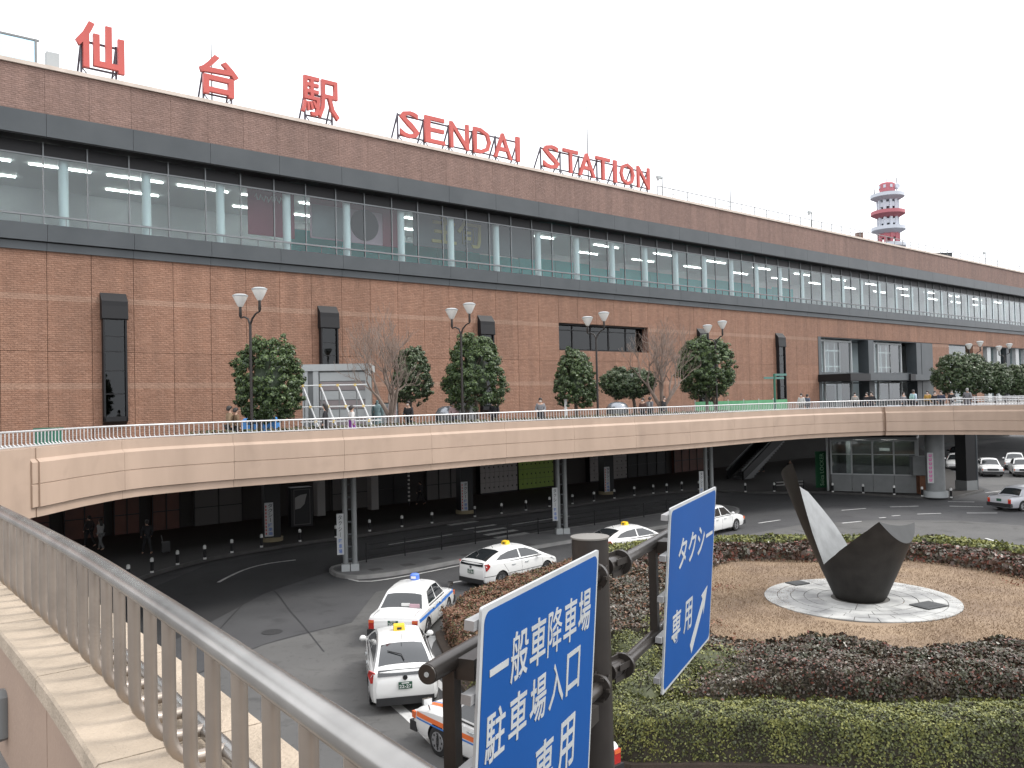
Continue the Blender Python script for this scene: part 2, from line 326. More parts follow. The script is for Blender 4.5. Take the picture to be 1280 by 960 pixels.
# side strip in front of the viewer's parapet (below the deck edge)
lines = MB()
def roadline(px, w=.13):
    P = [G(x, y, 0) for x, y in px]; P = resample(P, .5) if len(P) == 2 else smoothpath(P, .6); N = normals2(P)
    lines.loft([[p + n * w / 2 + Vector((0, 0, .004)), p - n * w / 2 + Vector((0, 0, .004)), p - n * w / 2 + Vector((0, 0, .009)), p + n * w / 2 + Vector((0, 0, .009))] for p, n in zip(P, N)])
for px, w in [([(273, 728), (288, 720), (309, 711), (335, 704.5), (369.6, 700)], .14), ([(236, 788), (240, 770)], .2),
    ([(486, 681), (565, 668)], .12), ([(640, 656), (712, 645)], .12), ([(562, 729), (577, 726.5)], .14), ([(425, 719), (452, 727), (503, 721), (579, 706), (600, 702)], .12),
    ([(740, 678), (840, 664), (920, 650)], .12), ([(948, 654), (975, 650)], .13), ([(1052, 638), (1082, 635.5)], .13), ([(1112.6, 633.7), (1148, 632.7)], .13), ([(1187, 632.7), (1229, 633.7)], .13),
    ([(1146.6, 642.7), (1176, 641.7)], .13), ([(1208.5, 641.3), (1246.7, 641.3)], .13), ([(1053, 654), (1076.5, 651.6)], .13), ([(1232, 673), (1273, 684.6)], .14), ([(963, 671), (979, 669)], .13),
    ([(1115, 645), (1125, 644.2)], .12), ([(1099, 647.5), (1107, 646.8)], .12), ([(533, 812), (536, 803), (543, 795)], .3), ([(476, 866), (500, 886), (522, 906), (560, 945)], .26), ([(540, 846), (562, 868)], .2),
    ([(1185, 627), (1218, 627.6)], .12), ([(1232, 616), (1265, 612)], .12)]: roadline(px, w)
struct(lines.obj('road_markings', m_line))
cw = MB()
for a, c in [((561, 656.5), (596, 651.5)), ((581, 662), (620, 656)), ((595, 665.5), (632, 660)), ((607, 669), (645, 662.6)), ((620, 672.5), (659, 666))]:
    A, B = G(*a), G(*c); t = (B - A).normalized(); q = Vector((-t.y, t.x, 0)) * .24
    cw.prism([(p.x, p.y) for p in (A - q, B - q, B + q, A + q)], .004, .009)
struct(cw.obj('zebra_crossing', m_line))

# pavements with kerbs
kerbpx = [(20, 800), (60, 778), (161, 731), (258, 702), (378, 681), (440, 673), (540, 658), (627, 646), (715, 634), (793, 622), (852, 616), (891, 615), (940, 617), (988, 617), (1032, 617), (1156, 623.5), (1190, 625), (1230, 614.5)]
KERB = [G(x, y, 0) for x, y in kerbpx]
KERB = smoothpath(KERB[:-2], 1.0) + [KERB[-2], KERB[-1]]
def pavement(name, edge, rest, mt):
    poly = [(p.x, p.y) for p in edge] + rest
    b = MB(); b.prism(poly, 0, .15, bot=False); o = struct(b.obj(name, mt))
    k = MB(); N = normals2(edge)
    k.loft([[p + n * .02 + Vector((0, 0, 0)), p + n * .02 + Vector((0, 0, .158)), p - n * .12 + Vector((0, 0, .158)), p - n * .12 + Vector((0, 0, .0))] for p, n in zip(edge, N)])
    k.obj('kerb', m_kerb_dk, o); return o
pr = G(1203, 600, 0)
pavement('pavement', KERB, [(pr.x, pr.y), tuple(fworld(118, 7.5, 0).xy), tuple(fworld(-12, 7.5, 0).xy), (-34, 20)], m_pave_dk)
isl = [(412, 715.5), (417, 719.5), (428, 723), (452, 724), (503, 718), (579, 703), (660, 688), (740, 674.5), (820, 662), (880, 653), (915, 645.5), (924, 639), (912, 635), (890, 634), (840, 642), (760, 655), (690, 666), (626, 676), (566, 686), (499, 697), (458, 704), (430, 708.5), (416, 711.5), (412, 715.5)]
I2 = smoothpath([G(x, y, 0) for x, y in isl], .6)[:-1]
b = MB(); b.prism([(p.x, p.y) for p in I2], 0, .15, bot=False); med = struct(b.obj('median_pavement', m_pave))
Ic = I2 + [I2[0]]; k = MB(); N = normals2(Ic)
k.loft([[p + n * .02 + Vector((0, 0, 0)), p + n * .02 + Vector((0, 0, .158)), p - n * .15 + Vector((0, 0, .158)), p - n * .15] for p, n in zip(Ic, N)]); k.obj('kerb', m_kerb, med)
for x, y in [(470, 712), (510, 706), (545, 698), (585, 694), (620, 684), (660, 681)]:
    p = G(x, y, .15); b = MB(); b.box((0, 0, 0), (.55, .55, .012), .6); b.obj('paving_slab', m_asph2, med, loc=(p.x, p.y, .154))

# ================================================================== ROUNDABOUT ISLAND
outer_px = [(551, 800, 0), (546, 786, .2), (556, 764, .9), (578, 744, .9), (605, 732, .9), (649, 716.6, .9), (692, 705.6, .9), (760, 684, .8), (830, 676, .8), (895, 673, .8), (1005, 671.5, .8), (1142, 673, .8), (1201, 675.5, .8), (1280, 686, .8)]
OUT = [G(x, y, z) for x, y, z in outer_px]
OUT += [Vector(q) for q in [(24.6, 30.5, 0), (25.2, 26, 0), (23, 21, 0), (18.5, 17.8, 0), (14, 16.6, 0)]] + [G(1150, 970, 0), G(1020, 964, 0), G(880, 960, 0), G(772, 958, 0), Vector((.4, 19.0, 0)), Vector((-1.0, 21.0, 0))]
for p in OUT: p.z = 0
OUT = smoothpath(OUT + [OUT[0]], .4)[:-1]
CEN = Vector((11.6, 28.6, 0))
th_o = np.array([atan2(p.y - CEN.y, p.x - CEN.x) for p in OUT]); r_o = np.array([(p - CEN).length for p in OUT])
o_ = np.argsort(th_o); th_o, r_o = th_o[o_], r_o[o_]
def Rout(t): return np.interp(t, th_o, r_o, period=2 * pi)
IN = [G(x, y, .95) for x, y in [(890, 790), (945, 800), (1000, 808), (1130, 823), (1280, 812)]] + [Vector(q) for q in [(18.6, 24.6, 0), (20.3, 27.5, 0), (20.3, 30.5, 0)]] + [G(x, y, .35) for x, y in [(1280, 720), (1200, 706), (1132, 699), (1080, 699), (1010, 700), (943, 698), (900, 702)]] + [Vector((5.6, 31.5, 0)), Vector((4.9, 29, 0)), Vector((5.0, 26.8, 0))]
for p in IN: p.z = 0
IN = smoothpath(IN + [IN[0]], .4)[:-1]
th_i = np.array([atan2(p.y - CEN.y, p.x - CEN.x) for p in IN]); r_i = np.array([(p - CEN).length for p in IN])
o_ = np.argsort(th_i); th_i, r_i = th_i[o_], r_i[o_]
def Rin(t): return np.interp(t, th_i, r_i, period=2 * pi)
# island body: low kerbed mound
NT = 120; ts = np.linspace(-pi, pi, NT, endpoint=False); b = MB(); rings = []
for fr, zz in ((1.012, 0), (1.012, .14), (.995, .14), (.985, .16), (.8, .2)):
    rings.append([(CEN.x + cos(t) * Rout(t) * fr, CEN.y + sin(t) * Rout(t) * fr, zz) for t in ts])
b.loft(rings, cap=False)
struct(b.obj('island_soil', m_dirt))
b = MB(); rings = []
for fr, zz in ((1.25, .12), (1.06, .22), (.98, .28), (.8, .31), (.5, .33), (.2, .335), (.01, .335)):
    rings.append([(CEN.x + cos(t) * Rin(t) * fr, CEN.y + sin(t) * Rin(t) * fr, zz + .02 * sin(5 * t + fr * 9)) for t in ts])
b.loft(rings, cap=False); struct(b.obj('dry_lawn', m_grass, smooth=60))
n = 60000; t = RNG.uniform(-pi, pi, n); rr = np.sqrt(RNG.uniform(.12, 1.02, n)) * Rin(t)
P = np.stack([CEN.x + np.cos(t) * rr, CEN.y + np.sin(t) * rr, np.full(n, .335)], 1)
hgt = RNG.uniform(.02, .055, n); a = RNG.uniform(0, 2 * pi, n); lean = RNG.normal(0, .03, (n, 2)); dx = np.stack([np.cos(a), np.sin(a), 0 * a], 1) * .012
tip = P + np.stack([lean[:, 0], lean[:, 1], hgt], 1)
quads('dry_grass_blades', np.stack([P - dx, P + dx, tip + dx * .3, tip - dx * .3], 1), [m_blade], kind='stuff')
# low weeds on the lawn
m_weed = leafmat('weed_leaf', (.16, .055, .035), (.22, .11, .05), 3)
cl = [(4.9, 30.5), (5.8, 24.6), (6.4, 23.8), (15.6, 24), (17, 25.5), (18, 27), (5.2, 28.5), (8.6, 22.9), (16.4, 23.4), (18.6, 29), (12.5, 22.9), (7.2, 31.5), (5.4, 26.5), (14.3, 23.0), (19, 31)]
Q = []
for cx, cy in cl:
    k = int(RNG.integers(90, 240)); Q.append(np.stack([RNG.normal(cx, .55, k), RNG.normal(cy, .35, k), RNG.uniform(.36, .46, k)], 1))
Q = np.concatenate(Q); quads('lawn_weeds', leafquads(Q, np.tile([0, 0, 1.], (len(Q), 1)), .05, .7), [m_weed], kind='stuff')

# hedges: an uneven core of twigs wrapped in leaf quads
def noise2(x, y, k):
    return (np.sin(x * 1.3 * k + 1.7) * np.cos(y * 1.1 * k - .6) + np.sin((x + y) * 2.3 * k + .4) * .6 + np.cos((x - y * 1.4) * 3.1 * k) * .4) / 2
m_twig = mat('hedge_twigs', (.05, .042, .028), .95, (.03, .026, .018), 5)
m_lime = leafmat('azalea_leaf', (.165, .175, .05), (.11, .125, .04), 1.6); m_lime2 = leafmat('azalea_leaf_bright', (.25, .245, .07), (.19, .195, .055), 2); m_olive = leafmat('azalea_leaf_olive', (.085, .095, .04), (.06, .068, .03), 1.5)
m_dkred = leafmat('photinia_leaf', (.085, .046, .032), (.055, .042, .03), 1.4, .32); m_gloss = leafmat('photinia_leaf_green', (.058, .066, .038), (.095, .075, .052), 1.2, .28); m_redtip = leafmat('photinia_tip', (.17, .05, .032), (.11, .05, .035), 2, .35); m_pale = leafmat('photinia_pale', (.18, .165, .14), (.12, .11, .09), 3, .3)
m_rustleaf = leafmat('rust_leaf', (.20, .095, .055), (.15, .085, .045), 1.6); m_rustgreen = leafmat('rust_leaf_green', (.13, .12, .05), (.10, .085, .04), 2)
def hedge(label, name, t0, t1, ra, rb, h, leaf, mats, probs, dens, group, bump=.12, clump=1.5, hfun=None):
    """ring sector from radius ra(t) to rb(t); mats: [(material...)]"""
    root = thing(name, label, 'hedge', (CEN.x, CEN.y, .12), 0, group)
    M = max(8, int((t1 - t0) * 60)); tt = np.linspace(t0, t1, M); prof = [(0, 0), (.0, .55), (.04, .86)] + [(q, .94) for q in np.linspace(.1, .9, max(5, int(abs(ra((t0 + t1) / 2) - rb((t0 + t1) / 2)) / .25)))] + [(.96, .86), (1.0, .55), (1, 0)]
    def hh(x, y, t): return h * (hfun(t) if hfun else 1) * (1 + bump * noise2(x, y, clump))
    b = MB(); rings = []
    for t in tt:
        A, B = ra(t), rb(t); ring = []
        for u, v in prof:
            r = A + (B - A) * u; x, y = cos(t) * r, sin(t) * r
            ring.append((x, y, v * hh(x, y, t) * .94 - .1 * (v == 0)))
        rings.append(ring)
    b.loft(rings, closed=False, cap=True); b.obj('twig_core', m_twig, root, smooth=60)
    # leaf samples
    tt = np.linspace(t0, t1, 200); wid = np.array([abs(ra(t) - rb(t)) for t in tt]).mean(); rad = np.array([(ra(t) + rb(t)) / 2 for t in tt]).mean()
    n = int(dens * rad * (t1 - t0) * (wid + 2 * h)); u = RNG.uniform(-h / wid, 1 + h / wid, n); t = RNG.uniform(t0, t1, n)
    A = np.array([ra(q) for q in t]); B = np.array([rb(q) for q in t]); uc = np.clip(u, 0, 1)
    r = A + (B - A) * uc; x, y = np.cos(t) * r, np.sin(t) * r
    H = h * (np.array([hfun(q) for q in t]) if hfun else 1) * (1 + bump * noise2(x, y, clump))
    side = np.where(u < 0, -u * wid / h, np.where(u > 1, (u - 1) * wid / h, 0)); e = np.minimum(uc, 1 - uc) * wid
    z = np.where(side > 0, H * (1 - side), H * (1 - .12 * np.exp(-e / .12))) + RNG.normal(0, .025, n)
    sg = np.where(u < 0, -1., np.where(u > 1, 1., 0)) * np.sign(B - A)
    off = RNG.normal(0, .03, n) * (side > 0) + sg * (.03 + .05 * noise2(x * 2, z * 3 + y * 2, 1.5))
    x += np.cos(t) * off; y += np.sin(t) * off; e_ = (np.abs(t - t0) < .06) | (np.abs(t - t1) < .06); jt = RNG.normal(0, .025, n) * e_ * r; x += -np.sin(t) * jt; y += np.cos(t) * jt
    Nn = np.stack([np.cos(t) * sg, np.sin(t) * sg, np.where(side > 0, .35, 1.)], 1)
    P = np.stack([x, y, np.maximum(z, .0)], 1)
    keep = RNG.uniform(0, 1, n) > (np.clip(side, 0, 1) ** 1.3) * .72; P, Nn, x, y = P[keep], Nn[keep], x[keep], y[keep]; n = len(P)
    cn = (.3 * noise2(x, y, 1.1) + .5 * noise2(x + 3, y - 2, 3.7) + RNG.normal(0, .34, n)); qs = np.quantile(cn, np.cumsum(probs)[:-1]); mi = np.searchsorted(qs, cn)
    dist = np.sqrt((x + CEN.x) ** 2 + (y + CEN.y) ** 2); sz = leaf * np.clip(dist / 20, .85, 1.8)
    o = quads('foliage', leafquads(P, Nn, sz, .5), mats, root, mi, kind='stuff'); return root
TL0, TL1 = radians(146), radians(212)     # rust hedge sector at the left tip
gr = lambda d: (lambda t: Rout(t) - d)
hedge('low hedge of rust brown leaves at the left tip of the roundabout, beside the taxis', 'rust_hedge', TL0, TL1, gr(.15), gr(2.9), .85, .034, [m_rustleaf, m_redtip, m_rustgreen, m_twig], [.55, .14, .2, .11], 1200, 'hedges of the roundabout', hfun=lambda t: 1.0)
hedge('clipped lime green hedge along the near edge of the roundabout', 'lime_hedge', radians(212), radians(345), gr(.0), gr(1.2), .92, .034, [m_lime2, m_lime, m_olive, m_twig], [.2, .42, .30, .08], 2000, 'hedges of the roundabout', bump=.07, clump=3.4)
hedge('clipped lime green hedge along the far edge of the roundabout, beside the road', 'lime_hedge', radians(-15), radians(144), gr(.15), gr(1.1), .8, .05, [m_lime2, m_lime, m_olive, m_twig], [.3, .4, .25, .05], 520, 'hedges of the roundabout')
def dr0(t): return Rout(t) - 1.95
def drn(t): return Rout(t) - 2.35
def dr1(t): return max(Rin(t) - .1, 2)
hedge('broad dark glossy hedge with reddish leaves between lime hedge and dry lawn, nearest the viewer', 'dark_leaf_hedge', radians(231), radians(345), drn, dr1, 1.12, .042, [m_gloss, m_dkred, m_pale, m_redtip, m_twig], [.44, .30, .06, .07, .13], 1150, 'hedges of the roundabout', bump=.14, hfun=lambda t: min(1, .72 + (t - radians(231)) * 2.2))
def shrub(px, py, zr, r0, h, lab, mats, probs, n, leaf=.036):
    p = G(px, py, zr); p.z = .15; r = thing('olive_shrub', lab, 'shrub', p, 0, 'olive shrubs on the roundabout'); rg = np.random.default_rng(px)
    nc = 60; u = rg.normal(0, 1, (nc, 3)); u[:, 2] = np.abs(u[:, 2]); u /= np.linalg.norm(u, axis=1)[:, None]; C = u * np.array([r0, r0, h * .78]) * rg.uniform(.72, 1.0, nc)[:, None]; C[:, 2] += .05
    ci = rg.integers(0, nc, n); d = rg.normal(0, 1, (n, 3)); d /= np.linalg.norm(d, axis=1)[:, None]; P = C[ci] + d * (rg.uniform(.5, 1, n) ** .4 * r0 * .30)[:, None] * np.array([1, 1, .8]); P[:, 2] = np.abs(P[:, 2])
    cn = d[:, 2] * .5 + np.take(rg.normal(0, .7, nc), ci) + rg.normal(0, .4, n); mi = np.searchsorted(np.quantile(cn, np.cumsum(probs)[:-1]), cn)
    quads('foliage', leafquads(P, d + u[ci] * .6 + np.array([0, 0, .3]), leaf, .5), mats, r, mi, kind='stuff')
    b = MB()
    for k in range(7): a = k * .9; b.tube([(0, 0, -.1), (r0 * .3 * cos(a), r0 * .3 * sin(a), h * .35), (r0 * .7 * cos(a), r0 * .7 * sin(a), h * .7)], [.03, .02, .008], 5)
    b.obj('stem', m_twig, r)
    b = MB(); b.lathe((0, 0, 0), [(r0 * .6, 0), (r0 * .7, h * .3), (r0 * .5, h * .6), (.05, h * .68)], 12); b.obj('inner_foliage', m_olive, r)
for k, (px, py, zr, r0, h, lab) in enumerate([(792, 800, .8, .95, .95, 'olive shrub beside the sign post, nearest the grey brown hedge'), (790, 850, .8, .9, .95, 'olive shrub beside the sign post, behind the left end of the lime hedge'), (838, 835, .7, .85, .85, 'olive shrub under the lower corner of the taxi sign'), (850, 880, .7, .8, .8, 'low olive shrub between the taxi sign and the lime hedge'), (893, 815, .9, 1.0, 1.1, 'largest olive shrub, right of the taxi sign'), (930, 840, .8, .85, .95, 'olive shrub against the left end of the dark glossy hedge'), (905, 872, .6, .7, .75, 'small olive shrub before the dark glossy hedge, behind the lime hedge'), (820, 775, .8, .9, .9, 'olive shrub between the two signs, below the lower pipe'), (762, 880, .7, .85, .9, 'olive shrub hidden mostly by the sign post')]):
    shrub(px, py, zr, r0, h, lab, [m_twig, m_olive, m_lime, m_lime2], [.12, .42, .36, .10], 5200)
hedge('grey brown glossy hedge on the left of the dry lawn, between the two blue signs', 'dark_leaf_hedge', radians(146), radians(238), lambda t: min(Rout(t) - 2.9, Rin(t) + 3.6) if t < radians(206) else Rin(t) + 1.2, lambda t: Rin(t) - .1, .72, .044, [m_pale, m_gloss, m_dkred, m_rustleaf, m_twig], [.2, .3, .22, .16, .12], 850, 'hedges of the roundabout', bump=.12)
hedge('dark red leaved hedge on the far side of the dry lawn, behind the sculpture', 'red_leaf_hedge', radians(-15), radians(146), lambda t: Rout(t) - 1.2, dr1, .62, .065, [m_dkred, m_redtip, m_gloss, m_pale, m_twig], [.42, .2, .16, .08, .14], 420, 'hedges of the roundabout', bump=.15)

# plinth of paving stones
PC = G(1075, 748, .35); PC.z = 0
b = MB(); b.lathe((0, 0, 0), [(3.2, .2), (3.2, .345), (0.01, .352)], 64); pl = struct(b.obj('paved_plinth', m_plinthj, loc=(PC.x, PC.y, 0)))
R0 = .95; ring = 0
while R0 < 3.1:
    R1 = min(R0 + .45, 3.2); nst = int(round(2 * pi * R1 / .78)); rot = RNG.uniform(0, 1)
    for i in range(nst):
        a0 = (i + rot) * 2 * pi / nst; a1 = a0 + 2 * pi / nst; g = .012
        dz = RNG.normal(0, .003); b = MB(); pts = []
        for rr_, aa in ((R0 + g, a0 + g / R0), (R0 + g, (a0 + a1) / 2), (R0 + g, a1 - g / R0), (R1 - g, a1 - g / R1), (R1 - g, (a0 + a1) / 2), (R1 - g, a0 + g / R1)): pts.append((rr_ * cos(aa), rr_ * sin(aa)))
        b.prism(pts, .33, .37 + dz, bot=False); b.obj('paving_stone', m_plinth, pl)
    R0 = R1
for px, py, lab, w in [(1161, 757, 'dark square plaque set in the pale paving right of the sculpture', .95), (997, 729, 'dark worn plaque set in the pale paving left of the sculpture', .7)]:
    p = G(px, py, .38); b = MB(); b.box((0, 0, 0), (w, w * .8, .03), .45); b.box((0, .05, .016), (w * .8, w * .5, .006), .45); tag(b.obj('plaque', [m_sculpt_cap], loc=(p.x, p.y, .392)), lab, 'plaque')
    if w > .9:
        pass

# sculpture: an inverted cone split by a curved V cut
def cone_cut():
    bm = bmesh.new(); nseg = 72; H = 5.4; prof = [(.80, 0), (.88, .12), (.85 + .41 * 1, 1.0), (.85 + .41 * 2.4, 2.4), (.85 + .41 * 2.4 + .36 * 1.4, 3.8), (.85 + .41 * 2.4 + .34 * (H - 2.4), H)]
    rings = [[bm.verts.new((r * cos(2 * pi * i / nseg), r * sin(2 * pi * i / nseg), z)) for i in range(nseg)] for r, z in prof]
    for a, c in zip(rings, rings[1:]):
        for i in range(nseg): bm.faces.new((a[i], a[(i + 1) % nseg], c[(i + 1) % nseg], c[i]))
    bm.faces.new(rings[0][::-1]); bm.faces.new(rings[-1])
    def cut(co, no, mi):
        r = bmesh.ops.bisect_plane(bm, geom=bm.verts[:] + bm.edges[:] + bm.faces[:], plane_co=co, plane_no=no, clear_outer=True)
        ed = [e for e in r['geom_cut'] if isinstance(e, bmesh.types.BMEdge)]
        f = bmesh.ops.edgeloop_fill(bm, edges=ed)['faces']
        for q in f: q.material_index = mi
    cut((.53, -2.04, 3.0), (1.81, -.795, .853), 2)
    cut((-2.0, -1.85, 4.86), (.15, .9, 2.25), 0)
    me = bpy.data.meshes.new('body'); bm.to_mesh(me); bm.free(); return me
me = cone_cut(); me.materials.append(m_sculpt); me.materials.append(m_sculpt_in); me.materials.append(m_sculpt_cap)
body = bpy.data.objects.new('tmp', me); COL.objects.link(body)
rr_ = lambda z: .85 + .41 * min(z, 2.4) + .355 * max(0, z - 2.4)
b = MB(); rings = []
for z in np.linspace(-.6, 5.6, 32):            # everything right of the hollow of the tall wing
    r0 = rr_(max(z, .2)); pf = radians(np.interp(z, [1.0, 4.5], [33, 42])); pb = radians(np.interp(z, [.6, 1.0, 1.45, 2.3, 3.03, 3.6, 4.3, 5.2], [96, 88, 79, 65, 51, 40, 27, 12]))
    A = Vector((-r0 * cos(pf), -r0 * sin(pf), z)); B = Vector((-r0 * cos(pb), r0 * sin(pb), z)); c = B - A; th = r0 - .5 * r0 * (cos(pf) + cos(pb))
    ring = []
    for t in [-.8] + list(np.linspace(0, 1, 11)) + [1.8]:
        p = A + c * t; k = max(0, t * (1 - t)) * 4; q = Vector((-c.y, c.x, 0)).normalized(); ring.append(p + q * k * .30 * max(.15, th))
    ring += [Vector((9, ring[-1].y + 1, z)), Vector((9, ring[0].y - 1, z))]
    rings.append(ring)
b.loft(rings); cutL = bpy.data.objects.new('tmpl', b.mesh('cutl', [m_sculpt, m_sculpt_in], fix=True)); COL.objects.link(cutL)
for p in cutL.data.polygons: p.material_index = 1
b = MB(); rings = []
for y in np.linspace(-4.4, 4.4, 24):
    g_ = max(0, 1 - (y / 2.1) ** 2) * .40; x = .36 * (y + .99); zs = -.09 * (y + .99)
    L = [(-9, -3.35), (-9, 7), (9, 7), (2.3 + 4.2, 3.96 + 3.2), (2.3, 3.96), (.53, 2.6), (-1.1, 1.5), (-3.0, .2)]
    L[3] = (9, 8.96); L[1] = (-9, 9); L[2] = (-8.9, 9.1)
    sh = [(0, 0), (0, 0), (0, 0), (0, 0), (.55 * g_, -.75 * g_), (.55 * g_, -.75 * g_), (.1 * g_, -.4 * g_), (0, 0)]
    rings.append([(p[0] + q[0] + x, y, p[1] + q[1] + zs) for p, q in zip(L, sh)])
b.loft(rings); cme = b.mesh('cut', [m_sculpt, m_sculpt_in], fix=True)
for p in cme.polygons: p.material_index = 1
cutter = bpy.data.objects.new('tmpc', cme); COL.objects.link(cutter)
md = cutter.modifiers.new('i', 'BOOLEAN'); md.object = cutL; md.operation = 'INTERSECT'; md.solver = 'EXACT'
md = body.modifiers.new('b', 'BOOLEAN'); md.object = cutter; md.operation = 'DIFFERENCE'; md.solver = 'EXACT'
dg = bpy.context.evaluated_depsgraph_get(); res = bpy.data.meshes.new_from_object(body.evaluated_get(dg)); res.name = 'sculpture'
res.polygons.foreach_set('use_smooth', [True] * len(res.polygons)); res.set_sharp_from_angle(angle=radians(28))
bpy.data.objects.remove(body); bpy.data.objects.remove(cutter); bpy.data.objects.remove(cutL)
sc = link('sculpture', res, loc=(PC.x, PC.y, .365), rz=radians(-21))
tag(sc, 'large dark stone sculpture, an inverted cone split into two wings with a pale hollow', 'sculpture')

for k, (px, py, lab) in enumerate([(604, 722, 'dark round manhole cover in the lane beside the far hatchback taxi'), (340, 790, 'dark round manhole cover in the open road left of the taxis')]):
    p = G(px, py, .006); b = MB(); b.lathe((0, 0, 0), [(.34, 0), (.34, .008), (.30, .010), (.29, .006), (.01, .006)], 24); tag(b.obj('manhole_cover', m_asph3, loc=(p.x, p.y, .004)), lab, 'manhole cover', 'manhole covers')

for px in ([(262, 800), (330, 735), (368, 770), (405, 815)], [(330, 735), (300, 716)], [(440, 778), (330, 806), (215, 858)], [(1000, 656), (1100, 651), (1250, 656)], [(985, 690), (1060, 668), (1130, 662)]):
    P = [G(x, y, 0) for x, y in px]; P = smoothpath(P, .5); N = normals2(P); b = MB(); b.loft([[p + n * .025 + Vector((0, 0, .009)), p - n * .025 + Vector((0, 0, .009))] for p, n in zip(P, N)], cap=False, closed=False); struct(b.obj('sealed_crack', m_asph3))
# ================================================================== PEDESTRIAN DECK
RP = [(1.9, -1.6), (.9, -.25), (.2, .72), (-.27, 1.35), (-.73, 1.97), (-1.11, 2.47), (-1.67, 3.19), (-2.78, 4.54), (-4.6, 6.7), (-7.2, 9.8), (-9.8, 13.2), (-11.8, 16.7), (-12.9, 19.6), (-13.25, 21.5), (-13.2, 23.3), (-13.1, 25.4), (-12.5, 27.8), (-10.4, 30.1), (-6.8, 32.8), (-.35, 38.8), (9.4, 46.4), (15.9, 52.2), (20, 54.9), (24.6, 56.1), (29, 54.8), (32, 52.4), (37, 46.5), (41, 40), (43, 31)]
RAIL = smoothpath(RP, .25); RN = normals2(RAIL)
EDGE = [p + n * .31 for p, n in zip(RAIL, RN)]
def near_idx(P, x, y): return min(range(len(P)), key=lambda i: (P[i].x - x) ** 2 + (P[i].y - y) ** 2)
iA = near_idx(EDGE, -12.95, 22.75); iB = near_idx(EDGE, 24.8, 55.9); iN = near_idx(RAIL, -5.2, 7.4)
inner = [p - n * .08 for p, n in zip(RAIL, RN)]
poly = [(p.x, p.y) for p in inner] + [(47, 24), (46.5, 36), (42, 48), (35, 58.5), (31, 64), (36, 75), (48, 84), (75, 104), tuple(fworld(150, -.1, 0).xy), tuple(fworld(-20, -.1, 0).xy), (-46, -10), (1, -10)]
b = MB(); b.prism(poly, DECK - 1.0, DECK); deck = struct(b.obj('pedestrian_deck', [m_deckfloor]))
b = MB(); b.prism([(p.x, p.y) for p in inner] + poly[len(inner):], DECK - 1.2, DECK - 1.004, bot=True); b.obj('deck_soffit', m_soffit, deck)
# fascia panels, one mesh between each pair of joints
flat = [(-.48, .57), (-.48, .62), (0, .62), (0, .34), (0, -.3), (0, -1.25), (-.48, -1.25), (-.48, .0)]
prof = [(-.48, .57), (-.48, .62), (0, .62), (.0, .33), (.10, .23), (.10, -.335), (.075, -.345), (.075, -.365), (.10, -.375), (.10, -.97), (.0, -1.0), (.0, -1.25), (-.48, -1.25), (-.48, .0)]
def fpanel(i0, i1, pf, gap=True):
    idx = list(range(i0, i1 + 1)); b = MB(); rings = []
    for k in idx:
        e = EDGE[k]; n = RN[k]; q = e.copy()
        t = Vector((-n.y, n.x, 0))
        if gap and k == i0: q = e + t * .005
        if gap and k == i1: q = e - t * .005
        rings.append([q + n * o + Vector((0, 0, DECK + z)) for o, z in pf])
    b.loft(rings); return b.obj('fascia_panel', m_fascia, deck, smooth=30)
i = 0
while i < iN: j = min(i + 8, iN); i = j        # near run is built from coping stones below
fpanel(iN, iA - 1, flat)
i = iA
while i < iB - 1:
    j = min(i + 17, iB - 1)
    if iB - 1 - j < 6: j = iB - 1
    pf = prof; fpanel(i, j, pf); i = j
fpanel(iA - 1, iA, [(o - .05 if o > 0 else o - .03, z) for o, z in prof], False)
fpanel(iB - 1, iB, [(o - .22 if o > -.3 else o, z) for o, z in prof], False)
i = iB
while i < len(EDGE) - 1:
    j = min(i + 17, len(EDGE) - 1)
    if len(EDGE) - 1 - j < 6: j = len(EDGE) - 1
    fpanel(i, j, prof); i = j
# near parapet: outer wall, coping stones with joints, inner wall panels
i = 0
while i < iN:
    j = min(i + 4, iN); rings = []; b = MB()
    for k in range(i, j + 1):
        n = RN[k]; t = Vector((-n.y, n.x, 0)); e = EDGE[k] + (t * .004 if k == i else (-t * .004 if k == j else t * 0))
        rings.append([e + n * o + Vector((0, 0, DECK + z)) for o, z in ((-.435, .548), (-.44, .552), (-.44, .612), (-.432, .62), (.03, .62), (.035, .612), (.035, .555), (.03, .548))])
    b.loft(rings); b.obj('coping_stone', m_stone, deck, smooth=30); i = j
i = 0
while i < iN:
    j = min(i + 6, iN); rings = []; b = MB()
    for k in range(i, j + 1):
        n = RN[k]; t = Vector((-n.y, n.x, 0)); e = EDGE[k] + (t * .005 if k == i else (-t * .005 if k == j else t * 0))
        rings.append([e + n * o + Vector((0, 0, DECK + z)) for o, z in ((-.405, .546), (.0, .546), (.0, -1.25), (-.2, -1.25), (-.405, .0))])
    b.loft(rings); b.obj('wall_panel', m_wallpanel, deck); i = j
p = Vector((-2.37, 3.86, DECK + .22)); b = MB(); b.tube([p + Vector((0, 0, -.11)), p + Vector((0, 0, -.09)), p + Vector((0, 0, .09)), p + Vector((0, 0, .11))], [.035, .062, .062, .035], 14)
tag(b.obj('wall_lamp', m_grey, smooth=40), 'small grey rounded wall lamp on the inside of the near parapet', 'lamp')

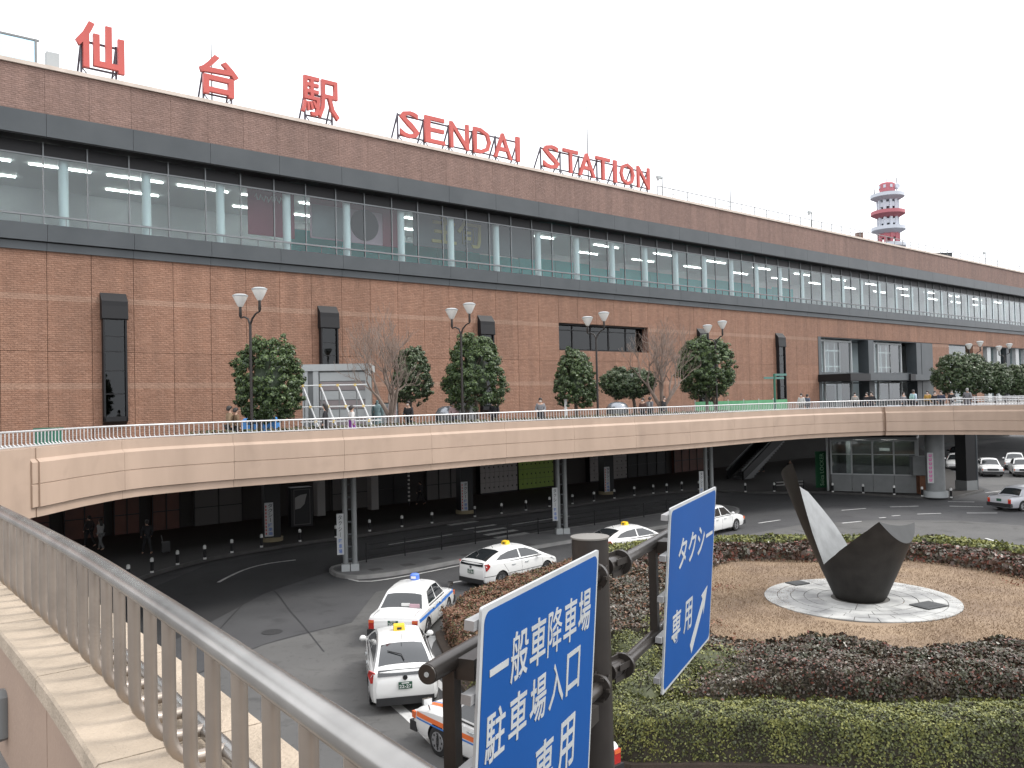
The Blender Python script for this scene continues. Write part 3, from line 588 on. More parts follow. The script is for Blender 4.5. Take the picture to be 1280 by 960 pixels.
# railings: J-shaped pickets that curve outward into a bottom pipe
def railing(label, i0, i1, mt, pm, sides, arc, spacing, limit):
    root = thing('railing', label, 'railing', RAIL[i0] + Vector((0, 0, DECK + .62)), 0, 'railings of the pedestrian deck'); O = Vector(root.location)
    P = RAIL[i0:i1 + 1]; N = RN[i0:i1 + 1]
    b = MB(); b.tube([p + Vector((0, 0, DECK + 1.07)) - O for p in P], .03, 16 if sides > 5 else 8); b.obj('top_rail', mt, root, smooth=50)
    b = MB(); b.tube([p + n * .15 + Vector((0, 0, DECK + .665)) - O for p, n in zip(P, N)], .024, 12 if sides > 5 else 6); b.obj('bottom_rail', mt, root, smooth=50)
    # one picket mesh, local +x outward
    b = MB(); pts = [(0, 0, .44), (0, 0, .12)] + [(.075 * (1 - cos(a)), 0, .12 - .075 * sin(a)) for a in np.linspace(.2, pi / 2, arc)] + [(.15, 0, .045)]
    b.tube(pts, .018, sides, cap=False); pme = b.mesh('picket', pm, 50)
    Q = resample(P, spacing); QN = normals2(Q); rest = MB(); c = 0
    tot = len(Q); 
    for q, n in zip(Q, QN):
        loc = q + Vector((0, 0, DECK + .625)) - O; rz = atan2(n.y, n.x)
        if c < limit: link('picket', pme, root, loc, rz)
        else:
            M = Matrix.Translation(loc) @ Matrix.Rotation(rz, 4, 'Z'); rest.add([M @ v.co for v in pme.vertices], [tuple(f.vertices) for f in pme.polygons])
        c += 1
    if rest.v: rest.obj('picket', pm, root)['kind'] = 'stuff'
    # posts every 2 m
    k = MB()
    return root
railing('near brushed steel railing beside the viewer on the pale stone coping', 0, iN, m_steel, m_picket, 10, 6, .183, 300)
railing('long white steel railing along the curved far edge of the pedestrian deck', near_idx(RAIL, -12.0, 17.2), near_idx(RAIL, 41, 40), m_steelfar, m_steelfar, 4, 2, .175, 298)

# deck columns (pairs of pipes with a ladder of plates) standing on the median and pavements
COLPOS = [(438, 713, .15, 1), (703, 667, .15, 1), (887, 638, .15, 1)]
for k, (x, y, z, _) in enumerate(COLPOS):
    p = G(x, y, z); r = thing('deck_column', ['twin pipe steel column on the left tip of the median, carrying the deck', 'twin pipe steel column on the median beyond the white hatchback taxis', 'twin pipe steel column at the right end of the median, behind the taxi sign'][k], 'column', p, radians(12), 'steel columns under the pedestrian deck')
    H = DECK - 1.2 - z
    for sx in (-.2, .2):
        b = MB(); b.tube([(sx, 0, .28), (sx, 0, H)], .12, 16); b.obj('pipe', m_grey, r, smooth=50)
        b = MB(); b.box((sx, 0, .15), (.36, .4, .3)); b.obj('footing', m_ltgrey, r)
    b = MB()
    for q in np.arange(.5, H, .55): b.box((0, 0, q), (.36, .10, .05))
    b.box((-.1, .05, H / 2), (.04, .03, H - .3)); b.box((.1, .05, H / 2), (.04, .03, H - .3)); b.obj('ladder', m_metal_dk, r)
for (x, y, lab) in [(1170, 621, 'round dark column with a pink lettered banner beside the glass kiosk'), (1208, 612, 'square dark column with a grey foot at the corner of the kiosk pavement')]:
    p = G(x, y, .15); r = thing('deck_column', lab, 'column', p, .35, 'steel columns under the pedestrian deck'); H = DECK - 1.2 - .15; b = MB()
    if x == 1170: b.tube([(0, 0, .35), (0, 0, H)], .62, 24); b.obj('shaft', m_grey, r, smooth=50); b = MB(); b.tube([(0, 0, 0), (0, 0, .42)], .78, 24); b.obj('footing', m_ltgrey, r, smooth=50)
    else: b.box((0, 0, H / 2 + .2), (.95, .95, H - .4)); b.obj('shaft', m_black, r); b = MB(); b.box((0, 0, .35), (1.05, 1.05, .7)); b.obj('footing', m_grey, r); b = MB(); b.tube([(.72, -.3, 0), (.72, -.3, H)], .1, 10); b.obj('downpipe', m_metal_dk, r, smooth=50)

# ================================================================== STATION (local frame: x along the facade, y into the building)
ST = thing('station_building', 'long brick station building with a glazed upper storey and red rooftop letters', 'building', fworld(0, 0, 0), FROT)
P0, PW = 8.95, 2.05; S0, S1 = P0 - 10 * PW, P0 + 68 * PW; NP = 78
zR, zU0, zU1, zB, zG1, zG0, zS, zS2, zJ = 24.85, 22.35, 24.7, 21.2, 20.4, 16.8, 15.95, 15.5, 10.5
b = MB()
WX0, WX1, EX0, EX1 = P0 + 17 * PW, P0 + 22 * PW, P0 + 35 * PW, P0 + 64 * PW
y0, y1 = .12, 1.0
b.bx(S0, WX0, y0, y1, DECK - 1.3, zS2); b.bx(WX1, EX0, y0, y1, DECK - 1.3, zS2); b.bx(EX1, S1, y0, y1, DECK - 1.3, zS2)
b.bx(WX0, WX1, y0, y1, DECK - 1.3, 11.3); b.bx(WX0, WX1, y0, y1, 13.4, zS2); b.bx(EX0, EX1, y0, y1, 13.5, zS2)
b.bx(S0, S1, .12, .8, zB + .2, zR - .2)
b.obj('wall', m_joint, ST)
b = MB(); b.bx(S0, S1, .5, 40, zR - .5, zR - .25); b.obj('roof', m_conc, ST)
b = MB(); b.bx(S0, S1, -.12, .9, zR - .15, zR + .05); b.obj('roof_coping', m_coping, ST)
g = .012
def shared(w, z0, z1, mt, name, th=.12):
    b = MB(); b.bx(g, w - g, 0, th, z0 + g, z1 - g); return b.mesh(name, mt)
lo = shared(PW, DECK - .1, zJ, m_brick, 'brick_panel'); up = shared(PW, zJ, zS2 + .1, m_brick, 'brick_panel'); g = .006; top = shared(PW, zU0, zU1, m_brick_up, 'brick_panel'); g = .012
wl = shared(PW, zJ, 11.3, m_brick, 'brick_panel'); wu = shared(PW, 13.4, zS2 + .1, m_brick, 'brick_panel'); eu = shared(PW, 13.5, zS2 + .1, m_brick, 'brick_panel')
for k in range(NP):
    s = S0 + k * PW; kk = k - 10
    link('brick_panel', top, ST, (s, 0, 0))
    if 35 <= kk < 64: link('brick_panel', eu, ST, (s, 0, 0)); continue
    link('brick_panel', lo, ST, (s, 0, 0))
    if 17 <= kk < 22: link('brick_panel', wl, ST, (s, 0, 0)); link('brick_panel', wu, ST, (s, 0, 0))
    else: link('brick_panel', up, ST, (s, 0, 0))
# dark metal bands in bay-wide sheets
BW = 2 * PW
def cl(name, y0, y1, z0, z1, chamfer=0):
    b = MB(); b.loft([[(x, y0, z0), (x, y0 - 0, z1), (x, y1, z1), (x, y1, z0)][::-1] for x in (.008, BW - .008)]); return b.mesh(name, m_metal_dk)
bandU = cl('metal_sheet', -.32, .11, zB, zU0 - .01); bandS = cl('metal_sheet', -.30, .3, zS, zG0); bandT = cl('metal_sheet', -.12, .1, zS2, zS - .05)
for k in range(NP // 2):
    s = S0 + k * BW
    for me in (bandU, bandS, bandT): link('metal_sheet', me, ST, (s, 0, 0))
b = MB(); b.bx(S0, S1, -.25, 1.6, zB - .06, zB - .005); b.bx(S0, S1, .3, 1.6, zG0 - .3, zG0 - .02); b.bx(S0, S1, -.05, .9, zS - .06, zS + .01); b.obj('band_soffit', m_black, ST)
# window band
wp = MB(); wp.bx(.04, PW - .04, .58, .59, 17.42, zG1); wpm = wp.mesh('window_pane', m_glass)
sp_ = MB(); sp_.bx(.03, PW / 2 - .03, .58, .59, zG0 + .02, 17.36); spm = sp_.mesh('sill_pane', m_glass)
tp = MB(); tp.bx(.03, PW - .03, .60, .62, zG1 + .03, zB - .1); tpm = tp.mesh('transom_panel', m_black)
mu = MB(); mu.bx(-.03, .03, .52, .62, zG0, zB - .06); mum = mu.mesh('mullion', m_frame)
mu = MB(); mu.bx(-.018, .018, .55, .6, zG0, 17.36); mus = mu.mesh('sill_mullion', m_frame)
co = MB(); co.tube([(0, 1.05, zG0 - .6), (0, 1.05, 21.6)], .24, 14); com = co.mesh('column', m_col_in, 50)
tu = MB(); tu.bx(-1.6, 1.6, -.03, .03, 21.45, 21.5); tum = tu.mesh('light_tube', m_tube)
for k in range(NP):
    s = S0 + k * PW
    link('window_pane', wpm, ST, (s, 0, 0)); link('transom_panel', tpm, ST, (s, 0, 0)); link('mullion', mum, ST, (s, 0, 0))
    for q in (0, PW / 2): link('sill_pane', spm, ST, (s + q, 0, 0))
    link('sill_mullion', mus, ST, (s + PW / 2, 0, 0))
    if k % 2 == 1: link('column', com, ST, (s + .05 + .97 - PW, 0, 0))
    if k % 2 == 0 and (k < 24 or k % 4 == 0):
        for d, sh in ((6.5, .4), (10, 1.2)):
            if d < 8 or k % 4 == 0 or 14 < k < 40: link('light_tube', tum, ST, (s + sh + 1.6, d, 0))
b = MB(); b.bx(S0, S1, .50, .60, 17.34, 17.44); b.bx(S0, S1, .53, .62, zG1 - .03, zG1 + .05); b.bx(S0, S1, .50, .64, zG0 - .02, zG0 + .05); b.obj('glazing_rail', m_frame, ST)
b = MB(); b.bx(S0, S1, .75, 13, 21.55, 21.75); b.obj('interior_ceiling', m_ceil, ST)
b = MB(); b.bx(S0, S1, 12.6, 12.8, 15.5, 21.6); b.obj('interior_back_wall', m_wall_in, ST)
for x in (S0 - .3, S1): b = MB(); b.bx(x, x + .3, .0, 12.8, DECK - 1.2, zR - .2); b.obj('end_wall', m_wall_in, ST)
b = MB(); b.bx(S0, S1, .7, 12.8, 15.9, 16.1); b.obj('interior_floor', m_conc, ST)
b = MB()
for k in range(15): b.bx(24.6 + k * 4.1, 24.6 + k * 4.1 + 4.04, 6.0, 6.15, 16.1, 19.5 - .25 * (k % 3 == 1))
b.obj('teal_hoarding', m_teal, ST)
# boards hung inside
m_maroon = mat('maroon_board', (.23, .03, .055), .6); m_dkboard = mat('dark_board', (.10, .11, .11), .7, (.13, .14, .14), .6); m_gold = mat('gold_letter', (.42, .33, .09), .5); m_pinkw = mat('pink_board', (.45, .30, .34), .6)
def texto(s, w, h, ext, mt, off=.0, name='lettering', font_sx=None):
    cu = bpy.data.curves.new('t', 'FONT'); cu.body = s; cu.extrude = ext; cu.offset = off; cu.resolution_u = 2
    o = bpy.data.objects.new('t', cu); COL.objects.link(o)
    me = bpy.data.meshes.new_from_object(o.evaluated_get(bpy.context.evaluated_depsgraph_get())); bpy.data.objects.remove(o); bpy.data.curves.remove(cu)
    co = np.zeros(len(me.vertices) * 3); me.vertices.foreach_get('co', co); co = co.reshape(-1, 3); mn, mx = co.min(0), co.max(0)
    sx = w / (mx[0] - mn[0]); sy = h / (mx[1] - mn[1]) if h else sx
    co[:, 0] = (co[:, 0] - (mn[0] + mx[0]) / 2) * sx; co[:, 1] = (co[:, 1] - (mn[1] + mx[1]) / 2) * sy; co[:, 2] -= co[:, 2].mean() * 0
    me.vertices.foreach_set('co', co.ravel()); me.materials.clear(); me.materials.append(mt); me.name = name; me.update(); return me
FACE = Matrix.Rotation(pi / 2, 4, 'X')          # text plane stood upright, facing -y
def stand(me):
    me.transform(FACE); return me
def board(lab, s0, s1, z0, z1, d, mt, parts=()):
    r = thing('hanging_board', lab, 'board', fworld((s0 + s1) / 2, d, z0), FROT, 'boards inside the glazed storey'); b = MB(); b.bx(-(s1 - s0) / 2, (s1 - s0) / 2, -.05, .05, 0, z1 - z0); b.obj('panel', mt, r)
    return r
r = board('maroon board with white script lettering behind the upper windows', 20.3, 23.3, 18.0, 21.3, 2.2, m_maroon)
b = MB(); pts = [(-1.1 + .1 * i, -.07, 2.3 + .22 * sin(i * 1.9) * (1 if i % 5 else .3)) for i in range(24)]; b.tube(pts, .035, 5); b.obj('lettering', m_white, r)
r = board('red and grey board with a large dark disc behind the upper windows', 24.4, 31.0, 18.2, 20.9, 2.2, m_pinkw)
b = MB(); b.tube([(.6, -.06, 1.25), (.6, -.12, 1.25)], 1.05, 24); b.obj('disc', m_black, r)
b = MB(); b.bx(-3.3, 3.3, -.1, -.06, 2.2, 2.68); b.bx(2.0, 3.3, -.1, -.06, 0, 2.2); b.obj('red_border', m_maroon, r)
b = MB(); b.bx(-3.2, -.5, -.1, -.06, .1, 2.15); b.obj('grey_field', m_grey, r)
r = board('dark grey board with gold characters behind the upper windows', 32.2, 43.4, 18.5, 21.4, 2.2, m_dkboard)
link('lettering', stand(texto('主旬', 4.4, 2.1, .05, m_gold, .012)), r, (-1.9, -.1, 1.35))
# slit windows: tall dark boxes with a faceted hood
for k, kk in enumerate((1, 7, 13, 25, 31)):
    sc_ = P0 + kk * PW + PW / 2; w = .58; r = thing('slit_window', ['tall narrow dark window box at the far left of the brick wall', 'tall narrow dark window box above the grey pavilion', 'tall narrow dark window box above the big round tree', 'tall narrow dark window box behind the tree left of the signpost', 'tall narrow dark window box right of the green signpost'][k], 'window', fworld(sc_, 0, 6.9), FROT, 'slit windows in the brick wall')
    b = MB(); b.bx(-w, -w + .09, -.34, 0, 0, 5.4); b.bx(w - .09, w, -.34, 0, 0, 5.4); b.loft([[(-w, 0, -.18), (w, 0, -.18), (w, 0, .25), (-w, 0, .25)], [(-w, -.34, 0), (w, -.34, 0), (w, -.34, .25), (-w, -.34, .25)]]); b.obj('frame', m_black, r)
    b = MB(); b.bx(-w + .09, w - .09, -.22, -.2, .25, 5.4); b.obj('glass', m_glass_dk, r)
    b = MB(); b.bx(-w + .09, w - .09, -.1, -.02, .25, 5.4)
    b.obj('back_panel', m_grey, r)
    b = MB()
    for q in (1.4, 2.6, 3.6, 4.4): b.bx(-w + .1, w - .1, -.24, -.18, q, q + .05)
    b.obj('transom', m_black, r)
    b = MB(); W_ = w + .06; b.loft([[(-W_, 0, 5.3), (W_, 0, 5.3), (W_, 0, 6.7), (-W_, 0, 6.7)], [(-W_, -.36, 5.3), (W_, -.36, 5.3), (W_, -.36, 6.25), (-W_, -.36, 6.25)], [(-W_, -.40, 5.35), (W_, -.40, 5.35), (W_, -.36, 6.0), (-W_, -.36, 6.0)]]); b.obj('hood', m_black, r)
# recessed window
b = MB(); b.bx(WX0 - .02, WX1 + .02, .9, 1.0, 11.3, 13.4); b.obj('recess_back', m_metal_dk, ST)
for j in range(5):
    b = MB(); b.bx(WX0 + j * PW + .06, WX0 + (j + 1) * PW - .06, .72, .74, 11.45, 13.3); b.obj('window_pane', m_glass_dk, ST)
b = MB()
for j in range(6): b.bx(WX0 + j * PW - .05, WX0 + j * PW + .05, .66, .78, 11.3, 13.4)
b.bx(WX0, WX1, .66, .78, 11.3, 11.42); b.bx(WX0, WX1, .3, .8, 13.3, 13.398); b.bx(WX0, WX1, .66, .78, 12.9, 12.96); b.obj('window_frame', m_black, ST)
# entrance
b = MB(); b.bx(EX0, EX1, 3.6, 3.8, DECK, 13.5); b.obj('entrance_back_wall', m_wall_in, ST)
b = MB(); b.bx(EX0, EX1, .13, 3.6, 13.42, 13.5); b.bx(EX0 - .02, EX0 + .5, -.05, 3.6, DECK, 13.5); b.obj('entrance_lining', m_metal_dk, ST)
def pane(x0, x1, z0, z1, y=.9, mt=None):
    b = MB(); b.bx(x0, x1, y, y + .02, z0, z1); b.obj('window_pane', mt or m_glass, ST)
for U in (80.75, 92.45):
    for a, c in ((.5, 2.3), (2.6, 5.5), (5.7, 8.0)): pane(U + a, U + c, 9.8, 13.1)
    for a, c in ((.5, 2.3), (2.6, 5.0), (5.2, 8.0)): pane(U + a, U + c, DECK + .05, 8.6)
    b = MB()
    for a in (.4, 2.45, 8.1): b.bx(U + a, U + a + .16, .75, .95, DECK, 13.42)
    b.bx(U + .4, U + 8.2, .75, .95, 13.1, 13.3); b.obj('window_frame', m_ltgrey, ST)
    b = MB(); b.bx(U + .45, U + 10.4, .6, .98, 9.35, 9.8); b.bx(U + .4, U + 10.9, .8, .96, 8.55, 8.7); b.obj('spandrel', m_metal_dk, ST)
    b = MB()
    for a in (2.7, 4.0, 5.3): b.bx(U + a, U + a + .1, 1.2, 1.3, 9.9, 13.0)
    b.bx(U + 2.7, U + 6.4, 1.2, 1.3, 12.1, 12.25); b.bx(U + 2.7, U + 6.4, 1.2, 1.3, 10.4, 10.5); b.obj('window_lattice', m_white, ST)
    b = MB(); b.bx(U + 10.4, U + 11.6, -.05, 1.2, DECK, 13.42); b.obj('pier', m_metal_dk, ST)
    b = MB(); b.bx(U + 8.4, U + 10.4, 2.0, 2.2, DECK, 13.4); b.obj('doorway', m_black, ST)
    b = MB(); b.bx(U + 3.2, U + 4.8, 1.0, 1.06, DECK, 8.4); b.obj('door', m_black, ST)
b = MB(); b.bx(104.2, 107.2, -.05, 1.2, DECK, 13.42); b.obj('pier', m_metal_dk, ST)
for a, c in ((107.2, 112.0), (119.4, 122.6)): b = MB(); b.bx(a, c, 0, 1.0, DECK, 13.45); b.obj('brick_pier', m_brick, ST)
pane(112.0, 119.4, DECK, 13.4, .5, m_glass)
for a in np.arange(122.6, EX1 - 2, 3.4):
    pane(a + .1, a + 2.2, DECK, 13.3, .8); b = MB(); b.bx(a + 2.2, a + 3.4, .3, 1.1, DECK, 13.42); b.obj('pier', m_metal_dk if int(a) % 2 else m_ltgrey, ST)
b = MB(); b.bx(EX0 - .2, 84.6, -3.6, .6, 8.75, 9.5); b.obj('canopy', m_black, ST)
b = MB(); b.bx(84.6, 106.5, -3.0, .6, 8.8, 9.45); b.obj('canopy', m_metal_dk, ST)
b = MB(); b.bx(94.4, 95.6, -3.2, -2.95, 8.78, 9.5); b.obj('canopy_panel', m_black, ST)
# ground storey: recessed shops and lobby wall
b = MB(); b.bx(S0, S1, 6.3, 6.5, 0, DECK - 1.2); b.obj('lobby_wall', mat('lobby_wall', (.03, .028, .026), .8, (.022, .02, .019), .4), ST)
def lob(px0, px1, y=600, d=6.3): return onf(px0, y, -d)[0], onf(px1, y, -d)[0]
def locker(lab, px0, px1, cols, rows, mt, H=2.25):
    s0, s1 = lob(px0, px1); r = thing('locker_bank', lab, 'lockers', fworld(s0, 5.7, .16), FROT, 'coin lockers under the deck'); b = MB(); b.bx(0, s1 - s0, .06, .58, 0, H); b.obj('cabinet', m_black, r)
    w = (s1 - s0) / cols; h = (H - .1) / rows; b = MB(); b.bx(.012, w - .012, 0, .06, .012, h - .012); dm = b.mesh('locker_door', mt); b = MB(); b.bx(-.04, .04, -.02, 0, -.06, .06); hm = b.mesh('handle', m_black)
    for i in range(cols):
        for j in range(rows):
            d = link('locker_door', dm, r, (i * w, 0, .08 + j * h)); link('handle', hm, d, (w * .8, 0, h * .5))
m_lock1 = mat('locker_grey', (.26, .25, .24), .5); m_lock2 = mat('locker_green', (.20, .31, .045), .5); m_lock3 = mat('locker_dim', (.17, .16, .155), .5)
locker('bank of pale grey coin lockers left of the green lockers under the deck', 595, 641, 8, 3, m_lock1, 2.5)
locker('bank of lime green coin lockers under the deck', 643, 686, 8, 3, m_lock2, 2.5)
locker('bank of dim grey coin lockers behind the right taxi stand pillar', 732, 778, 8, 4, m_lock3, 2.6)
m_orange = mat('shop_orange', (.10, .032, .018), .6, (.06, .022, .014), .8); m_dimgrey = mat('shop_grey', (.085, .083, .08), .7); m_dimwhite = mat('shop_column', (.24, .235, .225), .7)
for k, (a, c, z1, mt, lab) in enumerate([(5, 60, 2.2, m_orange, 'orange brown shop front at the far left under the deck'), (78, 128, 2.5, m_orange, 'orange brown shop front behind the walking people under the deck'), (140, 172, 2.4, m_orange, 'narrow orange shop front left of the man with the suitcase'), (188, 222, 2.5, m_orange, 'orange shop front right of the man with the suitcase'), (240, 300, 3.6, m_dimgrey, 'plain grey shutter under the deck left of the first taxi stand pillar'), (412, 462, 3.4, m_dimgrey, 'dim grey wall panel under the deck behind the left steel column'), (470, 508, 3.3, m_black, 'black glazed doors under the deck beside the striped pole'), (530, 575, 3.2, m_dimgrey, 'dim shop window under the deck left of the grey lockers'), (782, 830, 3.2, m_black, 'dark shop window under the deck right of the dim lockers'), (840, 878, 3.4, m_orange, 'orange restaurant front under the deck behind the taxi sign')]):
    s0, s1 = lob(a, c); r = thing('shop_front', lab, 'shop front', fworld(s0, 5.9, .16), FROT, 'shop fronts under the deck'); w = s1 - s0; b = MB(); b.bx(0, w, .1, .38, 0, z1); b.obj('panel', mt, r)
    b = MB(); n_ = max(2, int(w / 1.1))
    for i in range(n_ + 1): b.bx(i * w / n_ - .03, i * w / n_ + .03, .04, .1, 0, z1)
    b.bx(0, w, .03, .1, z1 - .12, z1); b.bx(0, w, .05, .1, 1.1, 1.15); b.obj('frame', m_black, r)
    b = MB(); b.bx(0, w, 0, .3, z1 + .02, z1 + .5); b.obj('signboard', m_black if k % 2 else m_dimgrey, r)
for k, x in enumerate((399, 466)):
    s0, _ = lob(x, x + 1, 610, 3.5); b = MB(); b.box((0, 0, 2.3), (.55, .55, 4.3)); o = b.obj('lobby_column', m_dimwhite, loc=fworld(s0, 3.5, .15), ); o.rotation_euler = (0, 0, FROT)
    tag(o, ['pale square column under the deck left of the left steel column', 'pale square column under the deck right of the left steel column'][k], 'column', 'pale columns under the deck')
# ================================================================== ROOFTOP
def sroof(x, y=150, off=-1): return onf(x, y, off)[0]
def frame_sup(mb, s0, s1, zt, n=2, base=24.62):
    for i in range(n):
        s = s0 + (s1 - s0) * (i / (n - 1) if n > 1 else .5)
        mb.beam((s, .28, base), (s, .28, zt), .10, .10); mb.beam((s, 1.7, base), (s, .3, zt - .1), .09, .09); mb.beam((s, .3, base + .35), (s, 1.4, base + .35), .07, .07)
    mb.beam((s0, .28, zt - .1), (s1, .28, zt - .1), .10, .10); mb.beam((s0, .28, base + 1.1), (s1, .28, base + 1.1), .09, .09)
    st = (s1 - s0) / (2 * max(1, n - 1))
    for i in range(2 * max(1, n - 1)): mb.beam((s0 + i * st, .28, base + (.1 if i % 2 else 1.1)), (s0 + (i + 1) * st, .28, base + (1.1 if i % 2 else .1)), .05, .05)
for ch, s0, s1, z0, z1, lab in [('仙', 10.6, 13.0, 25.62, 28.1, 'red rooftop character of two uprights beside a slanted stroke, leftmost on the roof edge'), ('台', 17.05, 19.35, 25.62, 27.95, 'red rooftop character like a hat over a box, second from the left'), ('駅', 23.35, 25.95, 25.62, 28.1, 'red dense rooftop character with four bars, third from the left, before the Latin letters')]:
    r = thing('rooftop_character', lab, 'sign letter', fworld((s0 + s1) / 2, 1.0, zR), FROT, 'red kanji on the roof'); c = (s0 + s1) / 2
    me = stand(texto(ch, s1 - s0, z1 - z0, .12, m_red, .010 if ch == '駅' else .024, 'character')); link('character', me, r, (0, 0, (z0 + z1) / 2 - zR))
    b = MB(); frame_sup(b, -(s1 - s0) * .36, (s1 - s0) * .36, 2.35, 2, -.24); b.obj('support_frame', m_rust, r)
for word, px, lab in [('SENDAI', [(500, 524), (531, 556), (562.5, 586), (592, 613.5), (617, 640), (645, 649.7)], 'first red Latin word on the roof, six letters on a steel frame'), ('STATION', [(679, 699), (704, 722.5), (723, 744), (745, 762.5), (767, 771), (775, 793), (796.5, 812)], 'second red Latin word on the roof, seven letters on a steel frame')]:
    ss = [(sroof(a, 170 + (a - 500) * .2), sroof(c, 170 + (c - 500) * .2)) for a, c in px]; c0 = (ss[0][0] + ss[-1][1]) / 2
    r = thing('rooftop_word', lab, 'sign letters', fworld(c0, 1.0, zR), FROT, 'red Latin words on the roof')
    for ch, (a, c) in zip(word, ss):
        me = stand(texto(ch, c - a, 1.86, .09, m_red, .008, 'letter')); link('letter', me, r, ((a + c) / 2 - c0, 0, 26.47 - zR))
    b = MB(); frame_sup(b, ss[0][0] - c0, ss[-1][1] - c0, 2.35, len(word), -.24); b.obj('support_frame', m_rust, r)
# roof railing right of the letters
r = thing('roof_railing', 'thin pipe railing along the roof edge right of the letters', 'railing', fworld(56.5, .6, zR), FROT); b = MB(); L0 = S1 - 58
b.tube([(0, 0, 1.05), (L0, 0, 1.05)], .045, 6); b.tube([(0, 0, .6), (L0, 0, .6)], .02, 4); b.obj('rail', m_grey, r)
b = MB(); b.tube([(0, .25, -.2), (0, .02, .35), (0, 0, 1.05)], .045, 5); pm_ = b.mesh('post', m_grey)
for i in range(int(L0 / 2.05)): link('post', pm_, r, (i * 2.05, 0, 0))
r = thing('roof_screen', 'pale blue glazed roof screen at the far left corner of the roof', 'screen', fworld(0, 1.5, zR), FROT); m_scr = glassmat('screen_glass', (.72, .84, .90), .5)
for i in range(5):
    s = 8.9 - 2.9 * i; b = MB(); b.bx(s - 2.8, s - .1, -.02, .02, .1, 1.75); b.obj('pane', m_scr, r); b = MB(); b.bx(s - .1, s, -.06, .06, -.2, 1.85); b.obj('post', m_grey, r)
b = MB(); b.bx(-6, 9, -.05, .05, 1.75, 1.85); b.obj('top_rail', m_grey, r); b = MB(); b.bx(9.3, 9.9, -.2, .2, -.2, 1.3); b.obj('end_box', m_ltgrey, r)
for k, (x, y0, y1, h, lab) in enumerate([(264.5, 48, 95, 2.6, 'thin roof mast behind the second rooftop character'), (735, 130, 205, 6.2, 'tall thin roof mast behind the second Latin word'), (913.5, 222, 262, 4.2, 'thin roof mast midway along the roof railing'), (1247, 281, 333, 6.4, 'thin roof mast near the right end of the roof')]):
    s = sroof(x, y1, -3); b = MB(); hh = zat(x, y0, 0 + (fworld(s, 3, 0)).y * 1.0) - zR
    b.tube([(0, 0, -.3), (0, 0, hh * .5), (0, 0, hh)], [.07, .05, .03], 6); tag(b.obj('roof_mast', m_grey, loc=fworld(s, 3, zR)), lab, 'mast', 'roof masts')
for k, (x, lab) in enumerate([(828, 'roof camera post just right of the last red letter'), (1015, 'roof camera post midway along the roof railing'), (1232, 'roof camera post near the right end of the roof railing')]):
    s = sroof(x, 240 + (x - 828) * .22); r = thing('camera_post', lab, 'camera', fworld(s, 1, zR), FROT, 'roof camera posts'); b = MB(); b.tube([(0, 0, -.2), (0, 0, 2.0)], .05, 6); b.obj('post', m_grey, r); b = MB(); b.box((-.35, 0, 2.0), (.7, .22, .2)); b.tube([(-.55, 0, 1.9), (-.55, 0, 1.7)], .14, 8); b.obj('camera', m_ltgrey, r)
s = sroof(1076, 294); b = MB(); b.box((0, 0, .4), (.7, .6, 1.1)); b.box((0, 0, .97), (.8, .7, .06)); tag(b.obj('roof_box', m_brick_up, loc=fworld(s, 1.2, zR)), 'small brown box on the roof edge left of the tower', 'box')
s = sroof(1180, 318); b = MB(); b.box((0, 0, .2), (3.2, 2, .9)); b.box((0, 0, .68), (3.4, 2.2, .08)); tag(b.obj('roof_unit', m_metal_dk, loc=fworld(s, 2, zR)), 'low dark plant unit on the roof right of the tower', 'roof unit')
# telecom tower
TZ = 260.0; tc = at(1116.5, TZ, 0); k_ = TZ / FPX
def tz(y): return zat(1116.5, y, TZ)
r = thing('telecom_tower', 'red and white round telecom tower rising behind the station roof', 'tower', (tc.x, tc.y, 0)); b = MB()
def deckdisc(y0, R, mt, nm):
    b = MB(); z = tz(y0); b.lathe((0, 0, z), [(R * .62, -1.6), (R, -.55), (R, .5), (R * .96, .5), (R * .96, -.3), (.1, -.3)], 28); b.obj(nm, mt, r, smooth=30)
for y, mt in ((244, m_tow_w_haze), (265.5, m_tow_r_haze), (285.5, m_tow_w_haze), (306.5, m_tow_w_haze)): deckdisc(y, 20 * k_, mt, 'gallery')
for y0, y1, mt in ((268, 244, m_tow_w_haze), (285.5, 268, m_tow_w_haze), (303, 285.5, m_tow_r_haze), (330, 303, m_tow_w_haze)):
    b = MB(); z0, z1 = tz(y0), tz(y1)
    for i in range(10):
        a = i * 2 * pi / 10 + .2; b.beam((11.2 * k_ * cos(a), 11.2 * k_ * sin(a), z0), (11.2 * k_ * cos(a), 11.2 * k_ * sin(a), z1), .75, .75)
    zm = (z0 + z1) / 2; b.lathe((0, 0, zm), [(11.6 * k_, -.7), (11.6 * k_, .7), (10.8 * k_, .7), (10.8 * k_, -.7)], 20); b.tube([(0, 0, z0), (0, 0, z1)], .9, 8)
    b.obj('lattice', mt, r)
b = MB(); b.lathe((0, 0, 0), [(11.5 * k_, 0), (11.5 * k_, tz(330))], 20); b.obj('shaft', m_tow_w_haze, r)
b = MB(); b.lathe((0, 0, tz(239)), [(9 * k_, 0), (9.6 * k_, 1.2), (9.6 * k_, 2.4), (7.5 * k_, 2.8), (.1, 2.8)], 20); b.obj('cap', m_tow_r_haze, r, smooth=30)
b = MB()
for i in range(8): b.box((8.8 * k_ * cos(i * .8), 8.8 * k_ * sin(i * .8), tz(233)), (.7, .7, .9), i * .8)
b.obj('antenna_panel', m_tow_w_haze, r); b = MB(); b.tube([(9 * k_, -1, tz(233)), (10 * k_, -2, tz(233))], [1.0, .8], 12); b.obj('dish', m_tow_w_haze, r)
